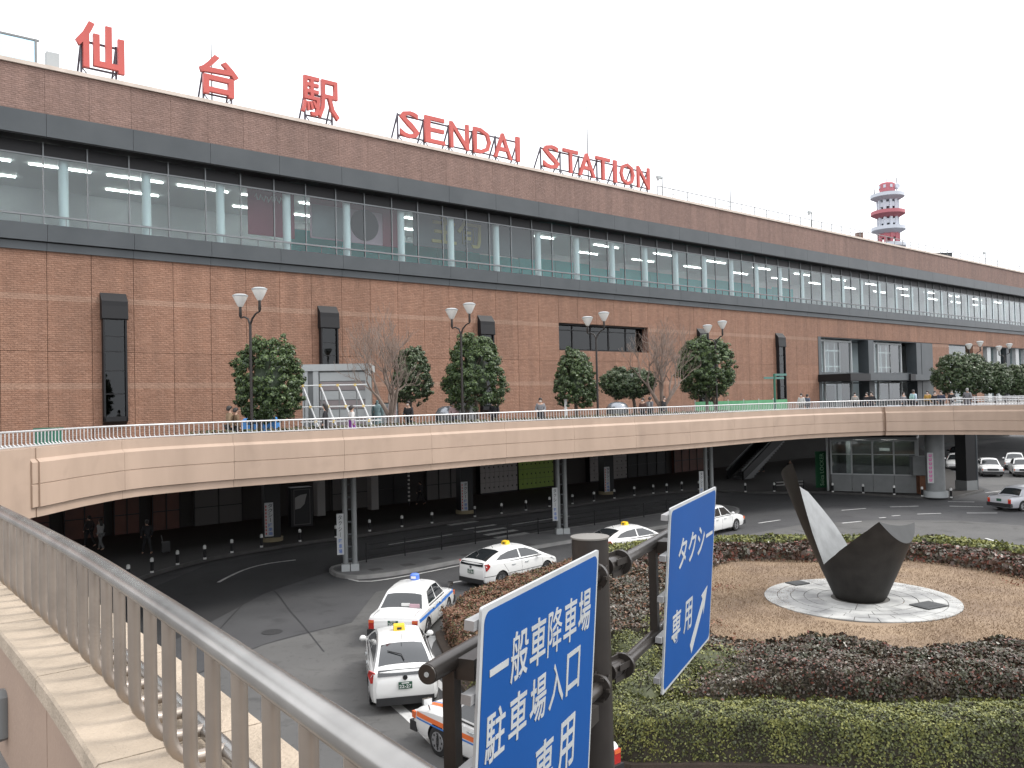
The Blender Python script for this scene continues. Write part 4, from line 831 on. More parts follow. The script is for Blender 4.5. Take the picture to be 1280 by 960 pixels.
b = MB(); b.tube([(12.3 * k_, 0, tz(300)), (12.3 * k_, 0, tz(221))], .16, 6); b.tube([(-16 * k_, 0, tz(244)), (-16.5 * k_, 0, tz(233))], .18, 5); b.tube([(0, 0, tz(228)), (0, 0, tz(222))], .15, 5); b.obj('mast', m_grey, r)

# ================================================================== DECK FURNITURE
def lamp(x, ytop, Z, lab, zb=DECK):
    p = at(x, Z, zb); H = zat(x, ytop, Z) - zb; r = thing('street_lamp', lab, 'street lamp', p, radians(-20), 'twin headed street lamps on the deck')
    b = MB(); b.tube([(0, 0, 0), (0, 0, .5), (0, 0, .52), (0, 0, H - 1.35)], [.10, .10, .065, .05], 10); b.obj('post', m_pole, r, smooth=40)
    for sx, dz in ((-1, -.12), (1, .08)):
        b = MB(); b.tube([(0, 0, H - 1.4), (sx * .10, 0, H - 1.15), (sx * .28, 0, H - 1.0 + dz * .5), (sx * .43, 0, H - .98 + dz), (sx * .45, 0, H - .9 + dz), (sx * .45, 0, H - .55 + dz)], [.045, .04, .035, .035, .06, .05], 8); b.obj('arm', m_pole, r, smooth=50)
        b = MB(); b.lathe((sx * .45, 0, H - .55 + dz), [(.07, 0), (.12, .06), (.27, .36), (.285, .42), (.25, .44)], 16); s_ = b.obj('lamp_shade', m_shade, r, smooth=40)
        b = MB(); b.lathe((sx * .45, 0, H - .55 + dz), [(.29, .40), (.30, .45), (.20, .50), (.05, .52)], 16); b.obj('lid', m_ltgrey, s_, smooth=40)
for a in [(314, 361, 32.5, 'twin headed street lamp above the leftmost round tree'), (577.5, 380, 39, 'twin headed street lamp in front of the big round tree in the middle'), (746.5, 391, 44.8, 'twin headed street lamp between the conical tree and the umbrella tree'), (895.5, 402, 52, 'twin headed street lamp behind the tree left of the green signpost'), (1219.5, 427, 76, 'twin headed street lamp above the first tree right of the entrance'), (1256.5, 430, 82, 'twin headed street lamp at the right edge, above the last trees')]: lamp(*a)

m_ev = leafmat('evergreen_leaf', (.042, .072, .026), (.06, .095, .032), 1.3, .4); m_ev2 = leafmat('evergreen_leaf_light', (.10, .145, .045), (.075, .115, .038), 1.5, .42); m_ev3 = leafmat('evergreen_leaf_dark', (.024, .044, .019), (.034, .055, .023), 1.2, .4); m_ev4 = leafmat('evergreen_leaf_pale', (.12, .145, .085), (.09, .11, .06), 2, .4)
def tree(x, yt, yb, hw, Z, lab, shape='round', xt=None, trunks=1, n=5200, mats=None, pr=None, seed=0):
    rg = np.random.default_rng(seed + 11); p = at(xt or x, Z, DECK); r = thing('evergreen_tree', lab, 'tree', p, 0, 'clipped evergreen trees on the deck')
    z1 = zat(x, yt, Z) - DECK; z0 = zat(x, yb, Z) - DECK; R = hw * Z / FPX; cx = (x - (xt or x)) / FPX * Z; H = z1 - z0; cz = (z0 + z1) / 2
    b = MB()
    for k in range(trunks):
        dx = 0 if trunks == 1 else (-.25 + .5 * k); b.tube([(dx, 0, -.1), (dx * 1.1 + .03, 0, z0 * .5), (dx * .6 + cx * .4, .05, z0 + H * .2), (cx * .8, 0, cz + H * .1)], [.14, .11, .08, .03], 8)
        for a in range(5): b.tube([(dx * .6 + cx * .4, .05, z0 + H * (.1 + .07 * a)), (cx + R * .6 * cos(a * 1.3), R * .6 * sin(a * 1.3), z0 + H * (.35 + .1 * a))], [.05, .015], 5)
    b.obj('trunk', m_bark, r, smooth=50)
    # clumps spread over the crown volume
    nc = 520; n = int(n * 4.2); u = rg.normal(0, 1, (nc, 3)); u /= np.linalg.norm(u, axis=1)[:, None]; rad = rg.uniform(.62, 1.0, nc) ** .5
    q = u * rad[:, None]
    def prof_(w):
        if shape == 'cone': return np.clip(1.12 - .55 * (w + 1) / 2, .1, 1.05) * np.sqrt(np.clip(1 - np.abs(w) ** 3.2, 0, 1))
        if shape == 'flat': return np.sqrt(np.clip(1 - np.abs(w) ** 2.2, 0, 1))
        return np.sqrt(np.clip(1 - np.abs(w) ** 2.6, 0, 1)) * np.where(w > 0, 1 - .14 * w, 1)
    w = np.clip(q[:, 2], -.97, .97); hxy = q[:, :2] / (np.linalg.norm(q[:, :2], axis=1)[:, None] + 1e-6); rr = rad * prof_(w)
    C = np.stack([hxy[:, 0] * rr * R, hxy[:, 1] * rr * R, w * H / 2], 1); C[:, :2] *= (1 + rg.normal(0, .07, nc))[:, None]; C[:, 2] += rg.normal(0, .04 * H, nc)
    ci = rg.integers(0, nc, n); cs = R * rg.uniform(.075, .14, nc); d = rg.normal(0, 1, (n, 3)); d /= np.linalg.norm(d, axis=1)[:, None]
    P = C[ci] + d * (cs[ci] * rg.uniform(.35, 1.0, n) ** .4)[:, None] * np.array([1, 1, .8]); Nn = d + C[ci] / np.array([R, R, H / 2]) * .5 + np.array([0, 0, .25])
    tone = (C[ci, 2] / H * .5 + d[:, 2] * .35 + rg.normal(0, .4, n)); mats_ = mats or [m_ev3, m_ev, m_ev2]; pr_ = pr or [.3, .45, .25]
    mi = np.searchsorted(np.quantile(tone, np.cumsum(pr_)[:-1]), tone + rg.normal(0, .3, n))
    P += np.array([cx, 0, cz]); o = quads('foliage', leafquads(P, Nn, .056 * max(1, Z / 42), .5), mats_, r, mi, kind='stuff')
    b = MB(); rings = []
    for w_ in np.linspace(-.86, .86, 9): rings.append([(cx + R * .44 * float(prof_(np.array([w_]))[0]) * cos(a) * (1 + .08 * sin(3 * a + w_ * 5)), R * .44 * float(prof_(np.array([w_]))[0]) * sin(a), cz + w_ * H * .36) for a in np.linspace(0, 2 * pi, 14, endpoint=False)])
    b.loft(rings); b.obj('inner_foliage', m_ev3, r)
    return r
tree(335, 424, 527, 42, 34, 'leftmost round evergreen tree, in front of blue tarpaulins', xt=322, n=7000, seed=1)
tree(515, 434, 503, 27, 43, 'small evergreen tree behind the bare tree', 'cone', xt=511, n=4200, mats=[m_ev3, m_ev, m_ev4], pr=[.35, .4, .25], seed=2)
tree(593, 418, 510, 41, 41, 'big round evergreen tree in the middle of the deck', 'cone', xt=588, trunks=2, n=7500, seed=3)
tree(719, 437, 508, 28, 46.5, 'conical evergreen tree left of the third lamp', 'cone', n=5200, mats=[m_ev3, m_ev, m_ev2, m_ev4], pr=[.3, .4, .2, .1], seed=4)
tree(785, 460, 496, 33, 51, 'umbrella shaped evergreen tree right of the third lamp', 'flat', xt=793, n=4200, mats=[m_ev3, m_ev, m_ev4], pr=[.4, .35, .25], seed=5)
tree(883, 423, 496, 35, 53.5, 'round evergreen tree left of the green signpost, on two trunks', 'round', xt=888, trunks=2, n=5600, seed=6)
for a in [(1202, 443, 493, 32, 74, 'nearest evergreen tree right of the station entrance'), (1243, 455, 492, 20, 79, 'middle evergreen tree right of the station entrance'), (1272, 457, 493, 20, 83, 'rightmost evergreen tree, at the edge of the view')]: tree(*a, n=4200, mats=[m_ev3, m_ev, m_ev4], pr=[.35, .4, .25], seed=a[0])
def bare(x, yt, Z, spread, lab, seed):
    rg = random.Random(seed); p = at(x, Z, DECK); r = thing('bare_tree', lab, 'tree', p, 0, 'bare winter trees on the deck'); H = zat(x, yt, Z) - DECK; tw = MB(); li = MB(); S = spread * Z / FPX
    li.tube([(0, 0, -.1), (.02, 0, .5), (0, 0, 1.0)], [.26, .21, .18], 9)
    def grow(p, d, L, rad, lev):
        q = p; pts = [p]; rs = [rad]; k = 4 if lev < 2 else 3
        for i in range(k):
            d = (d + Vector((rg.gauss(0, .16), rg.gauss(0, .16), .07 + .03 * lev))).normalized(); q = q + d * L / k; pts.append(q); rs.append(max(.0095, rad * (1 - .45 * (i + 1) / k)))
        (li if lev < 2 else tw).tube(pts, rs, 7 if lev < 1 else (5 if lev < 2 else 3), cap=False)
        if lev >= 5: return
        for c in range(3 if lev < 4 else 2):
            j = rg.randint(max(1, k - 2), k) if c else k; ang = rg.uniform(0, 2 * pi); o = d.orthogonal(); o.rotate(Matrix.Rotation(ang, 3, d)); nd = (d + o * rg.uniform(.35, .75)).normalized()
            grow(pts[j], nd, L * rg.uniform(.62, .82), rs[j] * .74, lev + 1)
    for i in range(4):
        a = i * 2 * pi / 4 + rg.uniform(-.3, .3); grow(Vector((0, 0, .85 + .08 * i)), Vector((cos(a) * .75, sin(a) * .75, 1.0)).normalized(), H * .36, .15, 0)
    vs = li.v + tw.v; zm = sorted(v[2] for v in vs)[int(len(vs) * .965)]; xm = sorted(abs(v[0]) for v in vs)[int(len(vs) * .97)]
    for M in (li, tw): M.v = [(v[0] * S / xm if v[2] > .9 else v[0], v[1] * S / xm if v[2] > .9 else v[1], v[2] * (H / zm) if v[2] > 0 else v[2]) for v in M.v]
    li.obj('trunk', m_barkpale, r, smooth=60); tw.obj('twigs', m_barkpale, r)['kind'] = 'stuff'
bare(487, 404, 37.5, 50, 'bare winter tree right of the grey pavilion', 3)
bare(826, 410, 49.5, 42, 'bare winter tree between the umbrella tree and the round tree', 8)

# planting strip behind the far railing
strip = MB(); i0, i1 = near_idx(RAIL, -10.5, 30), near_idx(RAIL, 14, 50.6)
rings = [[RAIL[i] - RN[i] * o + Vector((0, 0, DECK + z)) for o, z in ((.5, 0), (.55, .52), (1.0, .60), (2.2, .58), (3.2, .45), (3.3, 0))] for i in range(i0, i1, 2)]
strip.loft(rings, closed=False); struct(strip.obj('planting_bed', m_dirt))
Q = []
for i in range(i0, i1):
    for k in range(26): o = random.uniform(.4, 2.6); q = RAIL[i] - RN[i] * o; Q.append((q.x + random.gauss(0, .1), q.y + random.gauss(0, .1), DECK + random.uniform(.52, .74)))
Q = np.array(Q); quads('ground_cover', leafquads(Q, np.tile([0, 0, 1.], (len(Q), 1)), .09, .8), [mat('ground_cover_leaf', (.12, .10, .05), .8, (.16, .13, .08), 3), m_olive], None, RNG.integers(0, 2, len(Q)), kind='stuff')

# grey pavilion with raking scaffold
Zp = 38; p = at(420, Zp, DECK); r = thing('pavilion', 'grey steel pavilion with horizontal bands beside the leftmost tree', 'kiosk', p, radians(6)); w = 40 * Zp / FPX; H = zat(420, 455, Zp) - DECK
b = MB(); b.bx(-w * .9, w * .98, .1, 3.2, 0, H - .1); b.obj('wall', m_grey, r)
for sx in (-w * .95, -w * .62, w * .98):
    b = MB(); b.bx(sx - .12, sx + .12, -.02, .3, 0, H - .25); b.obj('post', m_ltgrey, r)
b = MB(); b.bx(-w * 1.05, w * 1.08, -.06, 3.3, H - .3, H); b.obj('roof', m_ltgrey, r)
m_mauve = mat('mauve_band', (.25, .22, .22), .6)
for j in range(7):
    b = MB(); z = .15 + j * (H - .5) / 7; b.bx(-w * .5, w * .90, .03, .09, z, z + (H - .5) / 7 - .03); b.obj('wall_band', m_mauve if j % 2 else m_ltgrey, r)
Zs = 36; p = at(414, Zs, DECK); r = thing('scaffold_frame', 'slanting scaffold frame of white poles with yellow clamps in front of the pavilion', 'scaffold', p, radians(6)); k = Zs / FPX; m_scw = mat('scaffold_white', (.62, .63, .62), .4); ht = zat(414, 481, Zs) - DECK
for i in range(4):
    x0 = (i - 1.75) * 22 * k; b = MB(); b.tube([(x0, .9, ht), (x0 + 1.0, -.35, .1)], .035, 7); b.obj('pole', m_scw, r)
    b = MB(); b.tube([(x0 + .05, .95, .0), (x0 + .05, .95, ht)], .03, 6); b.obj('upright', m_grey, r)
for j, z in enumerate((ht, ht * .62, ht * .36, .15)):
    f_ = 1 - z / ht; b = MB(); b.tube([(-1.95 + f_ * 1.0, .9 - 1.25 * f_ - .05, z), (1.45 + f_ * 1.0, .9 - 1.25 * f_ - .05, z)], .03, 7); b.obj('ledger', m_scw, r)
    b = MB()
    for i in range(4): x0 = (i - 1.75) * 22 * k + f_; b.box((x0, .88 - 1.25 * f_, z), (.11, .11, .10))
    b.obj('clamp', m_yel, r)
for x, lab in ((315, 'blue tarpaulin covered stack left of the leftmost tree trunk'), (335, 'blue tarpaulin covered stack right of the leftmost tree trunk')):
    p = at(x, 35.5, DECK); b = MB(); b.loft([[(-.4, -.3, 0), (.4, -.3, 0), (.42, .3, 0), (-.4, .3, 0)], [(-.38, -.28, 1.0), (.36, -.28, 1.06), (.38, .28, 1.04), (-.38, .28, 1.0)], [(-.3, -.2, 1.12), (.3, -.2, 1.15), (.3, .2, 1.15), (-.3, .2, 1.1)]]); tag(b.obj('tarpaulin_stack', m_tarp, loc=p), lab, 'tarpaulin', 'blue tarpaulins')
for x, yt, hw, Z, lab in [(560, 507, 16.5, 42, 'shiny grey dome with a louvred base left of the white notice box'), (771, 502, 14, 49, 'shiny grey dome with a louvred base under the umbrella tree')]:
    p = at(x, Z, DECK); R = hw * Z / FPX; zt = zat(x, yt, Z) - DECK; r = thing('vent_dome', lab, 'dome', p, 0, 'grey vent domes'); b = MB(); b.lathe((0, 0, 0), [(R, zt - .42), (R * .97, zt - .32), (R * .8, zt - .14), (R * .5, zt - .04), (.02, zt)], 24); b.obj('dome', mat('dome_steel', (.33, .35, .38), .25, metal=.6), r, smooth=50); b = MB(); b.lathe((0, 0, 0), [(R * .92, 0), (R * .92, zt - .43)], 24); b.obj('base', m_grey, r)
    b = MB()
    for i in range(24): b.box((R * .94 * cos(i * .262), R * .94 * sin(i * .262), (zt - .45) / 2), (.06, .05, zt - .5), i * .262)
    b.obj('louvre', m_metal_dk, r)
p = at(483, 40, DECK); r = thing('notice_board', 'framed notice board behind the bronze figure', 'notice board', p); b = MB(); b.bx(-.55, .55, -.03, .03, .5, 1.65); b.obj('frame', m_black, r); b = MB(); b.bx(-.5, .0, -.05, -.03, .6, 1.6); b.bx(.03, .5, -.05, -.03, .6, 1.6); b.obj('poster', m_signwhite, r); b = MB(); b.bx(.08, .45, -.06, -.05, .9, 1.5); b.obj('picture', m_pinkw, r)
b = MB(); b.bx(-.5, -.44, -.03, .03, 0, .5); b.bx(.44, .5, -.03, .03, 0, .5); b.obj('leg', m_black, r)
p = at(581.5, 41.2, DECK); r = thing('notice_box', 'white square notice box on a post left of the second lamp', 'notice box', p); b = MB(); b.bx(-.42, .42, -.08, .08, .65, 1.55); b.obj('box', m_signwhite, r); b = MB(); b.bx(-.05, .05, -.05, .05, 0, .65); b.obj('post', m_black, r)
p = at(706.5, 46, DECK); b = MB(); b.bx(-.07, .07, -.07, .07, 0, 1.55); b.bx(-.09, .09, -.09, .09, 1.55, 1.62); tag(b.obj('white_post', m_white, loc=p), 'plain white post left of the conical tree', 'post')
r = thing('green_hoarding', 'low green sheeted hoarding behind the round tree and signpost', 'hoarding', at(868, 56, DECK), radians(38)); 
for i in range(6): b = MB(); b.bx(i * 1.75, i * 1.75 + 1.7, -.03, .03, .05, 1.25); b.obj('sheet', m_green, r); b = MB(); b.tube([(i * 1.75, 0, 0), (i * 1.75, 0, 1.35)], .03, 6); b.obj('post', m_steelfar, r)
p = at(968, 56, DECK); H = zat(968, 467, 56) - DECK; r = thing('signpost', 'green signpost with finger boards in front of the brick wall', 'signpost', p, .2); b = MB(); b.tube([(0, 0, 0), (0, 0, H)], .075, 10); b.obj('post', m_signgreen, r)
for z, x0, x1 in ((H - .08, 0, .9), (H - .28, -.75, .1), (H - .30, .1, .7)): b = MB(); b.bx(x0, x1, -.03, .03, z - .07, z + .07); b.obj('finger_board', mat('finger_green', (.10, .22, .19), .5), r)
# second railing and wall by the entrance
r = thing('inner_railing', 'second low railing in front of the entrance, behind the long railing', 'railing', at(985, 62, DECK), .42); b = MB(); b.tube([(0, 0, 1.0), (6.5, 0, 1.0)], .03, 6); b.tube([(0, 0, .25), (6.5, 0, .25)], .025, 6); b.obj('rail', m_steelfar, r); b = MB()
for i in range(44): b.tube([(i * .15, 0, .25), (i * .15, 0, 1)], .012, 4)
b.obj('bars', m_steelfar, r)
r = thing('inner_railing', 'pale railing on the deck at the right edge behind the walking figure', 'railing', at(1190, 62, DECK), -.15); b = MB()
for z in (.35, .6, .85, 1.1): b.tube([(0, 0, z), (9, 0, z)], .03, 6)
b.obj('rail', m_steelfar, r); b = MB()
for i in range(7): b.tube([(i * 1.5, 0, 0), (i * 1.5, 0, 1.1)], .035, 6)
b.obj('post', m_steelfar, r)
p = at(60, 27.5, DECK); b = MB(); b.bx(-.28, .28, -.3, .3, 0, 1.0); b.bx(-.32, .32, -.34, .34, 1.0, 1.06); tag(b.obj('utility_box', m_signgreen, loc=p), 'dark green utility box behind the railing at the far left', 'box')
for k, x in enumerate((618, 640)):
    r = thing('bench', ['pinkish stone bench behind the railing left of the person in a check shirt', 'pinkish stone bench beside the person in a check shirt'][k], 'bench', at(x, 46, DECK), .5, 'stone benches'); b = MB(); b.bx(-.9, .9, -.25, .25, .38, .48); b.obj('seat', m_coping, r); b = MB(); b.bx(-.7, -.5, -.2, .2, 0, .38); b.bx(.5, .7, -.2, .2, 0, .38); b.obj('leg', m_conc, r)

# ================================================================== UNDER THE DECK
bol = [(160.5, 725.5), (190, 716), (222, 706), (256, 699), (290, 691), (327, 684), (375, 677), (420, 672), (462, 664), (502.5, 658.5), (540, 654), (593.6, 646), (627, 642), (657.5, 638), (687, 633.5), (715.6, 630), (742.5, 626.5), (768, 623), (793, 619.5), (816.7, 617), (833.5, 615.5), (852.5, 613), (873.7, 612), (931.8, 615), (967.9, 614.5), (1041, 615), (1079, 616.6), (1117.8, 618.5), (1152.8, 620.5), (1189, 622.3)]
b = MB(); b.lathe((0, 0, 0), [(.075, 0), (.075, .09)], 10); b.lathe((0, 0, 0), [(.078, .09), (.078, .52)], 10, 1); b.lathe((0, 0, 0), [(.076, .52), (.078, .64), (.06, .69), (.02, .71)], 10, 0); 
pb = thing('bollard', '', 'bollard', (0, 0, 0), 0, 'bollards along the kerb under the deck')
b0 = MB(); b0.lathe((0, 0, 0), [(.075, .09), (.078, .52)], 10); b0.obj('shaft', m_black, pb, smooth=50)
b0 = MB(); b0.lathe((0, 0, 0), [(.08, 0), (.08, .09)], 10); b0.obj('foot_band', m_white, pb, smooth=50)
b0 = MB(); b0.lathe((0, 0, 0), [(.08, .50), (.08, .62), (.06, .67), (.02, .69)], 10); b0.obj('cap', m_white, pb, smooth=50)
for i, (x, y) in enumerate(bol):
    p = G(x, y, .15); lab = 'black bollard with white cap on the kerb, %s from the left' % ORD[i]
    if i == 0: pb.location = p; pb['label'] = lab
    else: dup(pb, p, 0, lab)
# taxi stand pillars
def vtext(s, h, w, mt, nm='lettering'):
    n = len(s); out = []
    for i, ch in enumerate(s):
        me = texto('│' if ch == 'ー' else ch, w * (.12 if ch == 'ー' else .9), h / n * .82, .004, mt, .012, nm); out.append((me, h * (1 - (i + .5) / n)))
    return out
m_txtb = mat('ink_blue', (.05, .12, .38), .5); m_txtk = mat('ink_black', (.04, .04, .045), .5); m_txtr = mat('ink_red', (.42, .06, .05), .5); m_txtp = mat('ink_pink', (.55, .10, .30), .5)
def vsign(r, x, y, z0, z1, w, yaw, red=True):
    o = bpy.data.objects.new('sign_plate', None)
    b = MB(); b.bx(-w / 2, w / 2, 0, .04, 0, z1 - z0); pl_ = b.obj('sign_plate', m_signwhite, r, loc=(x, y, z0)); pl_.rotation_euler = (0, 0, yaw)
    for s, mt, zz0, zz1 in (('タクシー', m_txtk, .42, .98), ('降車場', m_txtb, .02, .40)):
        for me, zc in vtext(s, (zz1 - zz0) * (z1 - z0), w * .55, mt): link('lettering', stand(me), pl_, (w * (.16 if red else 0), -.004, zz0 * (z1 - z0) + zc))
    if red:
        b = MB()
        for i in range(9): b.bx(-w * .42, -w * .26, -.004, 0, (.06 + i * .1) * (z1 - z0), (.06 + i * .1 + .065) * (z1 - z0))
        b.obj('red_marks', m_txtr, pl_)
for k, (x, y, yt, yb) in enumerate([(337, 676, 628, 670), (579, 641.5, 602, 638), (756, 617.5, 583.5, 615)]):
    p = G(x + 3, y, .15); Z = p.y; r = thing('taxi_stand_pillar', ['square dark pillar with a white taxi sign, leftmost of the three under the deck', 'square dark pillar with a white taxi sign beside the grey lockers', 'square dark pillar with a white taxi sign in front of the dim lockers'][k], 'pillar', p, FROT - .25, 'taxi stand pillars'); b = MB(); b.box((0, .1, 2.3), (.85, .85, 4.4)); b.obj('shaft', m_black, r); b = MB(); b.tube([(0, .1, 0), (0, .1, .22)], .62, 20); b.obj('base', mat('pillar_base', (.25, .21, .13), .8), r)
    z0 = zat(x, yb, Z - .4) - .15; z1 = zat(x, yt, Z - .4) - .15; vsign(r, -.2, -.37, z0, z1, .46, 0)
for k, (px, py) in enumerate([(433, 713), (698.5, 667), (880, 638)]):
    p = G(px, py, .15); r = thing('taxi_sign', ['white upright taxi sign fixed to the left steel column', 'white upright taxi sign fixed to the middle steel column', 'white upright taxi sign fixed to the right steel column'][k], 'sign', p + Vector((-.08, -.28, 0)), radians(12), 'taxi signs on steel columns'); vsign(r, -.1, 0, .75, 2.55, .3, 0, False)
    b = MB(); b.bx(-.13, -.07, .04, .12, .8, 2.5); b.obj('bracket', m_black, r)
# barber-striped pole, advertising box
p = fworld(*onf(511, 610, -4.5)[:1], 4.5, .15); r = thing('striped_pole', 'thin black and white spiral striped pole under the deck', 'pole', p)
for i in range(14): b = MB(); b.tube([(0, 0, .3 + i * .29), (0, 0, .3 + i * .29 + .15)], .075, 8); b.obj('white_band', m_white, r)
b = MB(); b.tube([(0, 0, 0), (0, 0, 4.5)], .065, 8); b.obj('core', m_black, r)
p = G(378, 659, .15); r = thing('advert_box', 'dark standing advert box with a pale curved emblem beside the first pillar', 'advert box', p, FROT - .2); b = MB(); b.bx(-.65, .65, 0, .8, .05, 2.4); b.obj('cabinet', m_black, r); b = MB(); b.bx(-.5, .5, -.02, 0, .15, .2); b.bx(-.5, .5, -.02, 0, 2.25, 2.3); b.bx(-.5, -.46, -.02, 0, .15, 2.3); b.bx(.46, .5, -.02, 0, .15, 2.3); b.obj('frame', m_dimgrey, r)
b = MB(); b.plate([(-.42, -.01, 1.1), (-.1, -.01, 1.15), (.15, -.01, 1.4), (.3, -.01, 2.0), (-.1, -.01, 1.95), (-.42, -.01, 1.8)], (0, -1, 0), .01); b.obj('emblem', m_dimwhite, r)
# low pipe fence along the median
fp = [(458, 703), (499, 696), (566, 685), (626, 675), (690, 665), (760, 654), (840, 641), (890, 634)]
r = thing('pipe_fence', 'low black pipe fence along the back of the median', 'fence', G(458, 703, .15)); O = Vector(r.location); FPp = smoothpath([G(x, y, .15) for x, y in fp], 2.2)
for z in (.28, .55, .8): b = MB(); b.tube([p + Vector((0, 0, .15 + z)) - O for p in FPp], .022, 6); b.obj('rail', m_black, r)
b = MB(); b.tube([(0, 0, 0), (0, 0, .9)], .03, 6); pm_ = b.mesh('post', m_black)
for p in FPp: link('post', pm_, r, p + Vector((0, 0, .15)) - O)
# dark bus-like low barrier rail near the escalator
p = G(967, 613.5, .15); r = thing('barrier', 'short white barrier rail behind the kerb left of the sculpture tip', 'barrier', p, .25); b = MB(); b.bx(.2, 2.6, -.02, .02, .38, .44); b.bx(.2, 2.6, -.02, .02, .6, .66); b.bx(.9, 1.4, -.03, .03, .44, .6); b.bx(1.9, 2.0, -.03, .03, .44, .6); b.obj('rail', m_conc, r); b = MB(); b.tube([(.2, 0, 0), (.2, 0, .7)], .04, 6); b.tube([(2.6, 0, 0), (2.6, 0, .7)], .04, 6); b.obj('post', m_black, r)
# escalator
p = G(932, 599, .15); r = thing('escalator', 'dim escalator climbing to the right under the deck', 'escalator', p, FROT); run, ris = 8.5, 4.9; m_st = mat('escalator_step', (.085, .088, .09), .5); b = MB()
for i in range(26): b.bx(i * run / 26, (i + 1) * run / 26, 0, 1.3, max(0, i * ris / 26 - .5), (i + 1) * ris / 26)
b.obj('steps', m_st, r)
for y in (-.25, 1.35):
    b = MB(); b.loft([[(-.6, y, 0), (-.6, y + .2, 0), (-.6, y + .2, .7), (-.6, y, .7)], [(run, y, ris - .4), (run, y + .2, ris - .4), (run, y + .2, ris + .7), (run, y, ris + .7)]]); b.obj('balustrade', m_black, r); b = MB(); b.tube([(-.7, y + .1, .8), (run, y + .1, ris + .8)], .07, 8); b.obj('handrail', m_grey, r)
# glass kiosk
A, Bk = G(1040, 613.5, .15), G(1146, 616.5, .15); L = (Bk - A).length; r = thing('waiting_kiosk', 'glass walled waiting kiosk with a grey base wall under the deck on the right', 'kiosk', A, atan2(Bk.y - A.y, Bk.x - A.x)); m_kg = glassmat('kiosk_glass', (.6, .65, .65), 1.6)
for i in range(4): b = MB(); b.bx(i * L / 4 + .012, (i + 1) * L / 4 - .012, .0, .12, 0, 1.25); b.obj('base_panel', m_grey, r); b = MB(); b.bx(i * L / 4 + .06, (i + 1) * L / 4 - .06, .05, .07, 1.3, 3.75); b.obj('window_pane', m_kg, r)
b = MB()
for i in range(5): b.bx(i * L / 4 - .05, i * L / 4 + .05, -.02, .14, 1.25, 3.85)
b.bx(0, L, -.01, .13, 1.25, 1.33); b.bx(0, L, -.01, .13, 2.75, 2.80); b.bx(0, L, -.01, .13, 3.75, 3.85); b.bx(L + .05, L + .2, .0, .2, .0, 3.95); b.bx(-.35, -.2, .0, .2, .0, 4.3); b.obj('frame', m_ltgrey, r)
b = MB(); b.bx(-.1, L + .1, -.05, 4, 3.86, 4.05); b.obj('roof', m_grey, r); b = MB(); b.bx(0, L, 4, 4.1, 0, 3.85); b.bx(0, .08, .2, 4, 0, 3.85); b.bx(L - .08, L, .2, 4, 0, 3.85); b.obj('rear_wall', m_grey, r)
b = MB(); b.bx(.8, 1.2, 2.4, 2.8, 0, 3.8); b.bx(3.2, 3.9, 2.4, 2.6, 2.9, 3.1); b.obj('interior_column', m_col_in, r)
for x in (1.2, 3.4): b = MB(); b.bx(x, x + 1.2, 1.6, 1.7, 3.72, 3.78); b.obj('light_tube', m_tube, r)
p = G(1028, 611, .15); r = thing('locker_sign', 'tall green upright lettered sign left of the glass kiosk', 'sign', p, FROT - .5); b = MB(); b.bx(-.5, .5, 0, .1, .1, 2.9); b.obj('panel', mat('sign_green', (.015, .10, .04), .5), r)
me = texto('Suica LOCKER', 2.5, .34, .004, mat('pale_green_letter', (.35, .55, .38), .5), .012); me.transform(Matrix.Rotation(pi / 2, 4, 'Z')); link('lettering', stand(me), r, (0, -.006, 1.5))
p = G(1166, 620.5, .15); r = thing('lettered_banner', 'white upright banner with pink lettering on the round dark column', 'banner', p + Vector((-.35, -.75, 0)), -.2); b = MB(); b.bx(-.3, .3, 0, .03, 1.0, 3.1); b.obj('panel', m_signwhite, r); b = MB()
for i in range(7): z = 1.12 + i * .28; b.bx(-.2, -.02, -.006, 0, z, z + .07); b.bx(-.2, -.15, -.006, 0, z, z + .2); b.bx(-.07, -.02, -.006, 0, z + .02, z + .2); b.bx(-.22, 0, -.006, 0, z + .13, z + .18)
b.obj('lettering', m_txtp, r)
b = MB()
for i in range(11): b.box((.37, 0, 1.1 + i * .19), (.13, .03, .1))
b.obj('side_marks', m_signwhite, r)
p = G(1157, 619, .15); r = thing('vending_cabinet', 'grey cabinet with a brown foot between kiosk and round column', 'cabinet', p + Vector((.4, .6, 0)), -.1); b = MB(); b.bx(-.9, .9, 0, .7, 1.35, 2.7); b.obj('upper_panel', m_grey, r); b = MB(); b.bx(-.5, .5, -.1, .6, 0, 1.3); b.obj('brown_bin', mat('brown_bin', (.16, .065, .03), .6), r)
